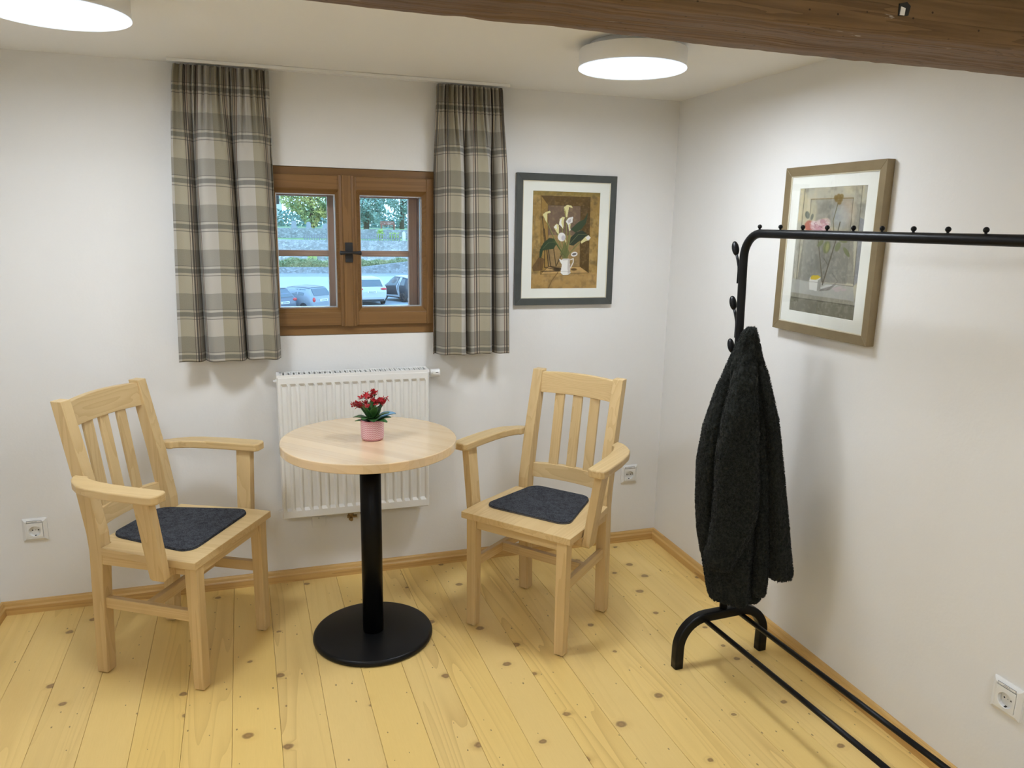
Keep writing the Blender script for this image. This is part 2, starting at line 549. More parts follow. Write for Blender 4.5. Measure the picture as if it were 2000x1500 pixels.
for k in range(k0, k0 + 26):
    lo, hi = s0 + k * BW + 0.0004, s0 + (k + 1) * BW - 0.0004
    poly = clip_poly(clip_poly(room_poly, nrm, hi), nrm, lo, False)
    if len(poly) < 3: continue
    mid = (lo + hi) / 2
    # local frame: x across the board, y along it
    loc = [((nrm.dot(p) - mid), -dirv.dot(p)) for p in poly]
    b = MB().prism(loc, lambda p, z: (p[0], p[1], z), -0.022, 0.0)
    o = b.build('plank', M['plank'], floor, bevel=0.0009, seg=1)
    o.location = (nrm.x * mid, nrm.y * mid, RND.uniform(-0.0005, 0.0))
    o.rotation_euler = (0, 0, ANG)

# skirting boards with an ogee profile
def skirt_profile():
    return [(0, 0), (0.019, 0), (0.019, 0.028), (0.0165, 0.031), (0.0135, 0.034), (0.0125, 0.039), (0.0115, 0.044), (0.008, 0.0485), (0, 0.050)]
def skirting(name, p0, p1, inward, mat, m0, m1, label):
    p0, p1 = Vector(p0), Vector(p1)
    d = (p1 - p0).normalized(); inw = Vector(inward)
    mb_ = MB()
    r0 = [(p0 + inw * t + d * (t * m0)).to_tuple() + (z,) for t, z in skirt_profile()]
    r1 = [(p1 + inw * t - d * (t * m1)).to_tuple() + (z,) for t, z in skirt_profile()]
    mb_.rings([r0, r1], True, False)
    return struct(mb_.build(name, mat), label)
skirting('baseboard_back', (XL, 0), (0, 0), (0, -1), M['base_x'], 1, 1, 'pine skirting board under the window')
skirting('baseboard_right', (0, 0), (0, YF), (-1, 0), M['base_y'], 1, 1, 'pine skirting board beside the coat rack')
skirting('baseboard_left', (XL, 0), (XL, YF), (1, 0), M['base_y'], 1, 1, 'pine skirting board at the left edge')
# knots sitting in the skirting are left to the wood itself

# ceiling beam, waney underside, split into a fine grid so that its arrises wander
def make_beam():
    nx, rs = 150, []
    rb = random.Random(3)
    wob = [[rb.uniform(-1, 1) for _ in range(nx + 4)] for _ in range(8)]
    def w(i, k, sm=6):
        a = wob[k]; s_ = 0
        for j in range(-sm, sm + 1): s_ += a[(i + j) % len(a)]
        return s_ / math.sqrt(2 * sm + 1)
    for i in range(nx + 1):
        x = XL + (0 - XL) * i / nx
        far = -1.703 - 0.0165 * max(0, (-0.55 - x)) ** 1.3 + w(i, 0) * 0.003 + w(i, 4, 1) * 0.0015
        near = -1.943 + w(i, 1) * 0.003 + w(i, 5, 1) * 0.0012
        zb = 1.861 + w(i, 2) * 0.0015
        ring = [(x, far, H), (x, far + w(i, 3) * 0.003, 1.96), (x, far, zb + 0.012 + w(i, 6, 1) * 0.003), (x, far - 0.012, zb + 0.002 + w(i, 7, 1) * 0.001)]
        for t_ in (0.25, 0.5, 0.75):
            ring.append((x, far + (near - far) * t_, zb + w(i, 3, 3) * 0.0012))
        ring += [(x, near + 0.008, zb + 0.001), (x, near, zb + 0.009 + w(i, 6, 2) * 0.002), (x, near - 0.001, 1.93), (x, near, 2.0), (x, near, H)]
        rs.append(ring)
    return MB().rings(rs, True, True)
beam = make_beam().build('ceiling_beam', old_beam('old_spruce_beam'))
tag(beam, 'old brown timber beam with whitewash specks under the ceiling', 'beam')
MB().prism([(-0.011, -0.012), (0.010, -0.010), (0.013, 0.006), (0.004, 0.012), (-0.012, 0.008)], lambda p, z: (p[0] - 0.662, -1.9455 - z, p[1] + 1.899), -0.004, 0.001).build('nail_hole', M['dark_hole'], beam)
MB().prism([(-0.008, -0.010), (0.002, -0.010), (0.003, 0.002), (-0.007, 0.004)], lambda p, z: (p[0] - 0.664, -1.9455 - z, p[1] + 1.898), 0.0, 0.0022).build('plaster_chip', M['wall'], beam)

# ------------------------------------------------------------------ window
win = bpy.data.objects.new('window_1', None); COL.objects.link(win)
win.location = ((WX0 + WX1) / 2, 0, WZ0)
struct(win, 'small two-wing larch window with four panes')
wc = Vector(win.location)
def W(mb_, name, mat, parent=None, bevel=0.002):
    mb_.v = [(x - wc.x, y - wc.y, z - wc.z) for x, y, z in mb_.v]
    return mb_.build(name, mat, parent or win, bevel)
FX0, FX1 = WX0 + 0.001, WX1 - 0.001
W(MB().box((FX0, 0.006, 1.672), (FX1, 0.10, WZ1 - 0.001)), 'head_frame', M['larch_x'])
W(MB().box((FX0, 0.004, WZ0 + 0.001), (FX1, 0.10, 1.100)), 'bottom_frame', M['larch_x'])
W(MB().box((FX0, 0.006, 1.100), (FX0 + 0.02, 0.10, 1.672)), 'jamb_frame', M['larch_z'])
W(MB().box((FX1 - 0.008, 0.006, 1.100), (FX1, 0.10, 1.672)), 'jamb_frame', M['larch_z'])
def sash(x0, x1, gx0, gx1, z0, z1, gz0, gz1):
    """one wing: stiles, rails, mitred inner moulding, pane and its spacer"""
    y0, y1 = -0.013, 0.045
    s_ = W(MB().box((x0, y0, z0), (gx0 - 0.016, y1, z1)), 'sash_stile', M['larch_z'])
    W(MB().box((gx1 + 0.016, y0, z0), (x1, y1, z1)), 'sash_stile', M['larch_z'])
    W(MB().box((gx0 - 0.016, y0 + 0.0005, gz1 + 0.018), (gx1 + 0.016, y1, z1)), 'sash_rail', M['larch_x'])
    W(MB().box((gx0 - 0.016, y0 + 0.0005, z0), (gx1 + 0.016, y1, gz0 - 0.018)), 'sash_rail', M['larch_x'])
    mo = MB()
    for dx, dz, m_ in ((0, 0, None),):
        o_ = [(gx0 - 0.016, gz0 - 0.018), (gx1 + 0.016, gz0 - 0.018), (gx1 + 0.016, gz1 + 0.018), (gx0 - 0.016, gz1 + 0.018)]
        i_ = [(gx0, gz0), (gx1, gz0), (gx1, gz1), (gx0, gz1)]
        for k in range(4):
            j = (k + 1) % 4
            mo.add([(o_[k][0], -0.0105, o_[k][1]), (o_[j][0], -0.0105, o_[j][1]), (i_[j][0], 0.006, i_[j][1]), (i_[k][0], 0.006, i_[k][1]),
                    (i_[j][0], 0.022, i_[j][1]), (i_[k][0], 0.022, i_[k][1]), (o_[k][0], 0.022, o_[k][1]), (o_[j][0], 0.022, o_[j][1])],
                   [(0, 1, 2, 3), (3, 2, 4, 5), (5, 4, 7, 6), (6, 7, 1, 0), (0, 3, 5, 6), (1, 7, 4, 2)])
    W(mo, 'sash_moulding', M['larch_x'], bevel=0.0008)
    sp = MB()
    for yy in (0.024, 0.036):
        w_ = 0.0035
        sp.box((gx0 - 0.002, yy, gz0 - 0.002), (gx0 + w_, yy + 0.006, gz1 + 0.002))
        sp.box((gx1 - w_, yy, gz0 - 0.002), (gx1 + 0.002, yy + 0.006, gz1 + 0.002))
        sp.box((gx0 + w_, yy, gz0 - 0.002), (gx1 - w_, yy + 0.006, gz0 + w_))
        sp.box((gx0 + w_, yy, gz1 - w_), (gx1 - w_, yy + 0.006, gz1 + 0.002))
    W(sp, 'glazing_spacer', M['steel'], bevel=0)
    W(MB().box((gx0 - 0.004, 0.031, gz0 - 0.004), (gx1 + 0.004, 0.034, gz1 + 0.004)), 'pane', M['glass'], bevel=0)
sash(-1.766, -1.458, -1.727, -1.502, 1.093, 1.680, 1.163, 1.610)
sash(-1.456, -1.112, -1.406, -1.156, 1.093, 1.680, 1.163, 1.610)
# cover strip over the meeting stiles
cs = MB()
cs.prism([(-1.492, -0.014), (-1.486, -0.018), (-1.479, -0.021), (-1.477, -0.027), (-1.444, -0.027), (-1.442, -0.021), (-1.434, -0.018), (-1.428, -0.014)],
         lambda p, z: (p[0], p[1], z), 1.090, 1.682)
W(cs, 'cover_strip', M['larch_z'], bevel=0.001)
hb = MB().prism(round_rect(-1.4710, -1.4415, 1.3465, 1.4245, 0.0015, 2), lambda p, y: (p[0], y, p[1]), -0.0275, -0.0335)
hp = W(hb, 'handle_plate', M['iron'], bevel=0.0008)
W(MB().lathe([(0.009, -0.033), (0.009, -0.052)], (-1.4555, 0, 1.385), 20, 'y'), 'handle_neck', M['iron'], hp, 0)
W(MB().tube([(-1.4940, -0.055, 1.3845), (-1.4915, -0.055, 1.3845), (-1.480, -0.055, 1.385), (-1.468, -0.055, 1.385), (-1.442, -0.055, 1.385), (-1.425, -0.055, 1.385), (-1.4125, -0.055, 1.3845), (-1.4105, -0.055, 1.3845)],
            [0.0055, 0.0088, 0.0072, 0.0055, 0.0055, 0.0068, 0.0092, 0.0060], 14), 'handle_lever', M['iron'], hp, 0)
# weather casing and outer wing with glazing bars
oc = MB()
oc.box((FX0, 0.10, 1.040), (FX0 + 0.03, 0.29, WZ1 + 0.0))
oc.box((WX1 - 0.052, 0.10, 1.040), (WX1 - 0.0005, 0.29, WZ1))
oc.box((FX0 + 0.03, 0.10, 1.640), (WX1 - 0.052, 0.29, WZ1))
W(oc, 'outer_casing', M['red_z'], bevel=0.001)
def outer(x0, x1, gx0, gx1):
    W(MB().box((x0, 0.125, 1.075), (gx0, 0.16, 1.642)), 'outer_stile', M['red_z'], bevel=0.003)
    W(MB().box((gx1, 0.125, 1.075), (x1, 0.16, 1.642)), 'outer_stile', M['red_z'], bevel=0.003)
    W(MB().box((gx0, 0.125, 1.603), (gx1, 0.16, 1.642)), 'outer_rail', M['red_x'], bevel=0.003)
    W(MB().box((gx0, 0.125, 1.075), (gx1, 0.16, 1.118)), 'outer_rail', M['red_x'], bevel=0.003)
    W(MB().box((gx0, 0.127, 1.3625), (gx1, 0.158, 1.3875)), 'glazing_bar', M['red_x'], bevel=0.003)
    W(MB().box((gx0, 0.141, 1.118), (gx1, 0.144, 1.3625)), 'pane', M['glass'], bevel=0)
    W(MB().box((gx0, 0.141, 1.3875), (gx1, 0.144, 1.603)), 'pane', M['glass'], bevel=0)
outer(-1.757, -1.487, -1.735, -1.524)
outer(-1.485, -1.153, -1.448, -1.189)
W(MB().box((FX0 + 0.03, 0.10, 1.030), (WX1 - 0.052, 0.33, 1.075)), 'outer_sill', M['red_x'], bevel=0.002)

# ------------------------------------------------------------------ ceiling lamps
lamp_emit = emitter('lamp_diffuser_glow', (0.90, 0.985, 1.085), LAMP_STRENGTH)
M['lamp_body'] = plain('lamp_white_shade', (0.80, 0.79, 0.77), 0.6, var=0.02)
t = NT('lamp_rim_acrylic')
t.set((0.85, 0.88, 0.92), 0.25)
t.b.inputs['Emission Color'].default_value = (0.75, 0.85, 1.0, 1)
t.b.inputs['Emission Strength'].default_value = 0.9
M['lamp_rim'] = t.m
def ceiling_lamp(x, y, label):
    r, hb_, top = 0.1658, 1.980, -0.0195
    root = thing('ceiling_lamp', label, 'ceiling lamp', (x, y, H), 0, 'round ceiling lamps')
    h = hb_ - H
    MB().lathe([(0.13, top), (r - 0.002, top), (r - 0.0015, top - 0.0015), (r - 0.0015, h + 0.004), (r - 0.004, h + 0.001), (r - 0.012, h + 0.001), (r - 0.012, top - 0.002), (0.13, top - 0.002)], n=96).build('lamp_housing', M['lamp_body'], root)
    MB().lathe([(0.132, -0.0003), (0.132, top - 0.001), (0.05, top - 0.001), (0.05, -0.0003)], n=64).build('mounting_ring', M['lamp_body'], root)
    MB().lathe([(r - 0.0122, h + 0.003), (r - 0.004, h + 0.001), (r - 0.0005, h + 0.003), (r - 0.0005, h), (r - 0.004, h - 0.002), (r - 0.0122, h - 0.0015)], n=96).build('acrylic_rim', M['lamp_rim'], root)
    MB().lathe([(0.001, h + 0.001), (r - 0.0125, h + 0.001), (r - 0.0125, h - 0.001), (0.12, h - 0.003), (0.06, h - 0.004), (0.001, h - 0.004)], n=96).build('diffuser', lamp_emit, root)
    return root
ceiling_lamp(-0.674, -0.884, 'round white ceiling lamp beside the corner, just under the timber beam')
ceiling_lamp(-2.226, -0.926, 'round white ceiling lamp cut by the top left edge of the photo')

ceiling_lamp(-0.650, -3.350, 'round white ceiling lamp behind the viewer near the coat rack wall')
ceiling_lamp(-2.200, -3.350, 'round white ceiling lamp behind the viewer near the left wall')

# ------------------------------------------------------------------ curtain rail and curtains
rail = MB()
rail.box((-2.072, -0.090, H - 0.012), (-0.815, -0.052, H - 0.0005))
ro = rail.build('curtain_rail', M['white_metal'], None, 0.0015)
tag(ro, 'slim white curtain rail screwed to the ceiling above the window', 'curtain rail')

plaid_m = plaid('plaid_cotton')
def curtain(label, xt0, xt1, xb0, xb1, ztop, zbot, nf, seed, widen, phase, u0):
    rc = random.Random(seed)
    nu, nv = 260, 130
    folds = [(nf, 1.0, phase), (nf * 2.1, 0.20, rc.uniform(0, 6)), (nf * 0.55, 0.22, rc.uniform(0, 6))]
    pl = [(15 + rc.uniform(-1, 1), rc.uniform(0, 6)), (23, rc.uniform(0, 6))]
    vs_, uvs = [], []
    x00 = (xb0 + xb1) / 2
    for j in range(nv + 1):
        s_ = j / nv
        hang = max(0.0, min(1.0, (s_ - 0.05) / 0.30)) ; hang = hang * hang * (3 - 2 * hang)
        head = max(0.0, 1 - s_ / 0.10) ** 0.8
        pin = math.exp(-((s_ - 0.058) / 0.018) ** 2)            # where the tape pinches the cloth
        x0 = xt0 + (xb0 - xt0) * (s_ ** 0.6); x1 = xt1 + (xb1 - xt1) * (s_ ** 0.6)
        zz = ztop + (zbot - ztop) * s_
        for i in range(nu + 1):
            t_ = i / nu
            sh = 0.06 * (s_ - 0.4) * math.sin(3.0 * t_ + seed)
            f = sum(a * math.cos(2 * math.pi * (n_ * (t_ + sh * 0.5)) + ph) for n_, a, ph in folds)
            p = math.cos(2 * math.pi * pl[0][0] * t_ + pl[0][1]) + 0.5 * math.cos(2 * math.pi * pl[1][0] * t_ + pl[1][1])
            fade = max(0.0, 1 - s_ / 0.26)
            f0 = math.cos(2 * math.pi * (nf * (t_ + sh * 0.5)) + phase)
            f += 2 * ((1 + f0) / 2) ** 0.38 - 1 - f0          # broad ridges, narrow deep valleys
            y = -0.075 - 0.0115 * p * fade ** 0.7 * (1 - 0.3 * pin) - f * (0.003 + 0.0370 * hang)
            y = min(y, -0.0185 - 0.003 * (1 + math.cos(40 * t_)))
            lat = (0.0165 if widen > 0 else 0.0125) * (0.25 + 0.75 * hang) * sum(a * math.sin(2 * math.pi * (n_ * (t_ + sh * 0.5)) + ph) for n_, a, ph in folds[:1])
            env = math.sin(math.pi * t_) ** 0.5
            lat += 0.020 * (s_ - 0.25) * (1 if widen > 0 else 0.5)
            vs_.append((x0 + (x1 - x0) * t_ + lat * env, y, zz + 0.0028 * math.cos(2 * math.pi * nf * t_ + phase) * hang - 0.002 * head * (p > 0.6)))
            uvs.append((u0 + widen * t_ - math.copysign(0.002, widen) * math.sin(2 * math.pi * nf * t_ + phase), (1 - s_) * (ztop - zbot)))
    n = nu + 1
    fs = [(j * n + i, j * n + i + 1, (j + 1) * n + i + 1, (j + 1) * n + i) for j in range(nv) for i in range(nu)]
    root = thing('curtain', label, 'curtain', (x00, -0.071, zbot), 0, 'plaid curtains at the window')
    me = bpy.data.meshes.new('curtain_cloth')
    me.from_pydata([(x - x00, y + 0.071, z - zbot) for x, y, z in vs_], [], fs)
    ul = me.uv_layers.new(name='UVMap')
    idx = np.empty(len(me.loops), dtype=np.int64); me.loops.foreach_get('vertex_index', idx)
    ul.data.foreach_set('uv', np.array(uvs, dtype=np.float32)[idx].ravel())
    me.polygons.foreach_set('use_smooth', [True] * len(fs))
    me.materials.append(plaid_m)
    o = link('cloth', me, root)
    md = o.modifiers.new('thickness', 'SOLIDIFY'); md.thickness = 0.0016; md.offset = 0
    # gathered heading tape: little pleat knuckles along the top
    gl = MB()
    for k in range(int((xt1 - xt0) / 0.016)):
        xx = xt0 + 0.010 + k * 0.016 + rc.uniform(-0.003, 0.003)
        gl.tube([(xx - x00, 0.012, ztop - zbot - 0.012), (xx - x00 + 0.001, 0.010, ztop - zbot + 0.0040)], 0.0016, 6)
    gl.build('curtain_gliders', M['white_plastic'], root)
    return root
curtain('grey and olive plaid curtain on the left of the window, the wider one', -2.054, -1.733, -2.098, -1.733, 2.037, 0.976, 2.55, 3, 0.51, -0.13, 0.050)
curtain('grey and olive plaid curtain on the right of the window beside the lily picture', -1.107, -0.845, -1.120, -0.808, 2.037, 0.970, 2.45, 11, -0.49, 3.0, 0.196)

# ------------------------------------------------------------------ radiator under the window
def radiator():
    x0, x1, z0, z1, yf, yb = -1.753, -1.153, 0.320, 0.908, -0.115, -0.040
    w = x1 - x0
    root = thing('radiator', 'white ribbed panel radiator on the wall under the window', 'radiator', (x0 + w / 2, 0, z0))
    def L(x, y, z): return (x - x0 - w / 2, y, z - z0)
    # pressed front panel as a height field
    n, nr = 17, 0
    first, pitch, gw = x0 + 0.0265, (w - 0.053) / 16.0, 0.0225
    xs = [x0, x0 + 0.004]
    for k in range(n):
        c = first + k * pitch
        xs += [c - gw / 2 - 0.003, c - gw / 2 + 0.003, c + gw / 2 - 0.003, c + gw / 2 + 0.003]
    xs += [x1 - 0.004, x1]
    zt, zb = z1 - 0.032, z0 + 0.036
    zs = [z0, z0 + 0.004, zb - 0.004, zb + 0.008, zb + 0.05, zt - 0.05, zt - 0.008, zt + 0.004, z1 - 0.004, z1]
    rs = []
    for z in zs:
        row = []
        for i, x in enumerate(xs):
            y = yf
            if i in (0, len(xs) - 1) or z in (z0, z1): y = yf + 0.006
            if 2 <= i < len(xs) - 2 and (i - 2) % 4 in (1, 2) and zb < z < zt: y = yf + 0.0075
            row.append(L(x, y, z))
        rs.append(row)
    MB().rings(rs, False, False, closed=False).build('front_panel', M['white_metal'], root, 0.0012, 2)
    MB().box(L(x0, yb, z0), L(x1, yb + 0.004, z1)).build('rear_panel', M['white_metal'], root)
    for xa, xb in ((x0 - 0.001, x0 + 0.002), (x1 - 0.002, x1 + 0.001)):
        MB().box(L(xa, yf + 0.007, z0 + 0.002), L(xb, yb + 0.004, z1 + 0.004)).build('side_cover', M['white_metal'], root, 0.0008)
    # top grille: rim, cross bars and lengthwise slats, open in between
    g = MB()
    zt0, zt1 = z1 + 0.0005, z1 + 0.0065
    g.box(L(x0 - 0.002, yf + 0.001, zt0 - 0.005), L(x1 + 0.002, yf + 0.013, zt1))
    g.box(L(x0 - 0.002, yb - 0.007, zt0), L(x1 + 0.002, yb + 0.005, zt1))
    g.box(L(x0 - 0.002, yf + 0.013, zt0), L(x0 + 0.010, yb - 0.007, zt1))
    g.box(L(x1 - 0.010, yf + 0.013, zt0), L(x1 + 0.002, yb - 0.007, zt1))
    go = g.build('top_grille', M['white_metal'], root, 0.0008)
    N = 58
    cell = (w - 0.020) / N
    c_me = MB().box((-0.0016, yf + 0.013, zt0 - z0), (0.0016, yb - 0.007, zt1 - z0 - 0.0008))
    first_o = None
    for k in range(1, N):
        xx = x0 + 0.010 + k * cell - x0 - w / 2
        if first_o is None:
            first_o = c_me.build('grille_bar', M['white_metal'], go); first_o.location.x = xx
        else:
            o = first_o.copy(); COL.objects.link(o); o.location.x = xx
    s2 = MB()
    for k in range(0, N, 2):
        xa = x0 + 0.010 + k * cell
        for yy in (yf + 0.024, yf + 0.036, yf + 0.048):
            s2.box(L(xa, yy, zt0 + 0.001), L(xa + cell, yy + 0.0028, zt1 - 0.001))
    s2.build('grille_slats', M['white_metal'], go)
    MB().box(L(x0 + 0.01, yf + 0.014, z1 - 0.026), L(x1 - 0.01, yb - 0.008, z1 - 0.020)).build('inner_shadow_plate', M['dark_hole'], root)  # black sheet added under the slots, standing in for the shade inside
    # convector fins behind the front panel
    fin = MB()
    for k in range(30):
        xx = x0 + 0.02 + k * (w - 0.04) / 29
        fin.box(L(xx - 0.0006, yf + 0.012, z0 + 0.03), L(xx + 0.0006, yb - 0.002, z1 - 0.105))
    fin.build('convector_fins', M['white_metal'], root)
    # thermostat head
    v = MB()
    v.lathe([(0.010, 0.0), (0.010, 0.012), (0.0165, 0.012), (0.0165, 0.018), (0.0165, 0.044), (0.0172, 0.050), (0.0165, 0.0525), (0.002, 0.0525)], (x1 - x0 - w / 2, -0.075, 0.893 - z0), 24, 'x')
    to = v.build('thermostat_head', M['white_plastic'], root)
    MB().box(L(x1 + 0.020, -0.0975, 0.892), L(x1 + 0.030, -0.0900, 0.904)).build('thermostat_window', M['white_metal'], to, 0.001)
    MB().box(L(x1 + 0.034, -0.0918, 0.8965), L(x1 + 0.045, -0.0905, 0.8985)).build('thermostat_mark', M['dark_hole'], to)
    for zz in (0.885, 0.345):
        MB().lathe([(0.007, 0.002), (0.007, -0.006), (0.0045, -0.006), (0.0045, -0.014)], (x0 - x0 - w / 2, -0.075, zz - z0), 12, 'x').build('vent_plug', M['white_plastic'], root)
    MB().lathe([(0.006, 0), (0.006, 0.008), (0.004, 0.008)], (x1 - x0 - w / 2, -0.075, 0.350 - z0), 12, 'x').build('vent_plug', M['white_plastic'], root)
    # brass valve and pipes going into the wall
    p = MB()
    p.tube([L(-1.480, -0.07, 0.330), L(-1.480, -0.07, 0.275)], 0.0095, 14)
    p.tube([L(-1.480, -0.09, 0.283), L(-1.480, -0.05, 0.283)], 0.0075, 12)
    p.lathe([(0.0125, -0.006), (0.0125, 0.006)], L(-1.480, -0.07, 0.303), 6)
    p.tube([L(-1.455, -0.07, 0.290), L(-1.495, -0.07, 0.290)], 0.0065, 12)
    p.tube([L(-1.430, -0.07, 0.330), L(-1.430, -0.07, 0.275)], 0.0095, 14)
    p.tube([L(-1.430, -0.07, 0.285), L(-1.430, 0.0, 0.285)], 0.0065, 12)
    p.tube([L(-1.480, -0.06, 0.285), L(-1.480, 0.0, 0.285)], 0.0065, 12)
    p.build('valve', M['brass'], root)
    # wall brackets that carry the radiator
    for xx in (x0 + 0.10, x1 - 0.10):
        MB().box(L(xx - 0.012, yb, z0 + 0.05), L(xx + 0.012, 0.0, z1 - 0.05)).build('bracket', M['white_metal'], root)
    return root
radiator()
cp = MB().prism(round_rect(-1.636, -1.579, 0.2335, 0.2785, 0.002, 2), lambda p, y: (p[0], y, p[1]), -0.010, 0.0)
cp = cp.build('wall_cover_plate', M['white_plastic'], None, 0.0012)
tag(cp, 'small white blank cover plate on the wall below the radiator', 'cover plate')
MB().lathe([(0.0018, -0.0105), (0.0018, -0.0098)], (-1.6075, 0, 0.272), 10, 'y').build('screw', M['dark_hole'], cp)

# ------------------------------------------------------------------ sockets
M['grey_mark'] = plain('grey_print', (0.22, 0.22, 0.23), 0.6)
def socket(label, loc, rotz):
    w, h = 0.0415, 0.0445
    root = thing('wall_socket', label, 'socket', loc, rotz, 'white wall sockets')
    fr = MB()
    o_ = [(-w, -h), (w, -h), (w, h), (-w, h)]
    i_ = [(-w + 0.010, -h + 0.011), (w - 0.010, -h + 0.011), (w - 0.010, h - 0.010), (-w + 0.010, h - 0.010)]
    k_ = [(-0.0275, -0.0285), (0.0275, -0.0285), (0.0275, 0.031), (-0.0275, 0.031)]
    fr.rings([[(x, 0.0, z) for x, z in o_], [(x, -0.004, z) for x, z in o_], [(x * 0.985, -0.0055, z * 0.985) for x, z in o_], [(x, -0.0115, z) for x, z in i_], [(x, -0.0115, z) for x, z in k_], [(x, -0.002, z) for x, z in k_]], False, False)
    fr.build('frame', M['white_plastic'], root, 0.0009)
    # insert with the round well cut into it
    n, r0, r1 = 40, 0.0205, 0.0195
    cz = -0.004
    ring_sq, ring0, ring1, ring2 = [], [], [], []
    for k in range(n):
        a = 2 * math.pi * k / n
        c, s_ = math.cos(a), math.sin(a)
        m_ = max(abs(c), abs(s_))
        ring_sq.append((c / m_ * 0.0268, -0.0125, s_ / m_ * 0.0278 + (0.001 if s_ > 0 else 0)))
        ring0.append((c * r0, -0.0128, s_ * r0 + cz)); ring1.append((c * r0 * 0.97, -0.0115, s_ * r0 * 0.97 + cz)); ring2.append((c * r1, -0.0015, s_ * r1 + cz))
    bk = [(x, -0.006, z) for x, _, z in ring_sq]
    ins = MB().rings([bk, ring_sq, ring0, ring1, ring2], False, False)
    b0 = len(ins.v) - n
    ins.f.append(tuple(range(b0, b0 + n))); ins.sm.append(False)
    io = ins.build('insert', M['white_plastic'], root)
    for sx in (-1, 1):
        MB().lathe([(0.0024, -0.0018), (0.0024, -0.0008)], (sx * 0.0095, 0, cz + 0.0015), 12, 'y').build('pin_hole', M['dark_hole'], io)
    for sz in (-1, 1):
        MB().box((-0.0022, -0.009, cz + sz * 0.0188 - 0.001), (0.0022, -0.002, cz + sz * 0.0188 + 0.001)).build('earth_clip', M['steel'] if sz > 0 else M['dark_hole'], io)
    MB().lathe([(0.0014, -0.0018), (0.0014, -0.0008)], (0, 0, cz + 0.0015), 10, 'y').build('screw_hole', M['grey_mark'], io)
    lb = MB().box((-0.0255, -0.0122, 0.0305), (0.0255, -0.0114, 0.0385)).build('label_strip', M['grey_mark'], root)
    MB().box((-0.0243, -0.0126, 0.0316), (0.0243, -0.0121, 0.0374)).build('label_paper', M['white_plastic'], lb)
    mk = MB()
    for k in range(9):
        mk.box((-0.009 + k * 0.0021, -0.0128, 0.0335), (-0.009 + k * 0.0021 + 0.0012, -0.0125, 0.0335 + 0.0016 + 0.0006 * (k % 3)))
    mk.build('label_print', M['grey_mark'], lb)
    return root
socket('white wall socket on the window wall left of the left chair', (-2.656, 0, 0.333), 0)
socket('white wall socket on the window wall behind the right chair', (-0.1545, 0, 0.343), 0)
socket('white wall socket on the side wall at the lower right edge of the photo', (0, -1.8705, 0.337), -math.pi / 2)

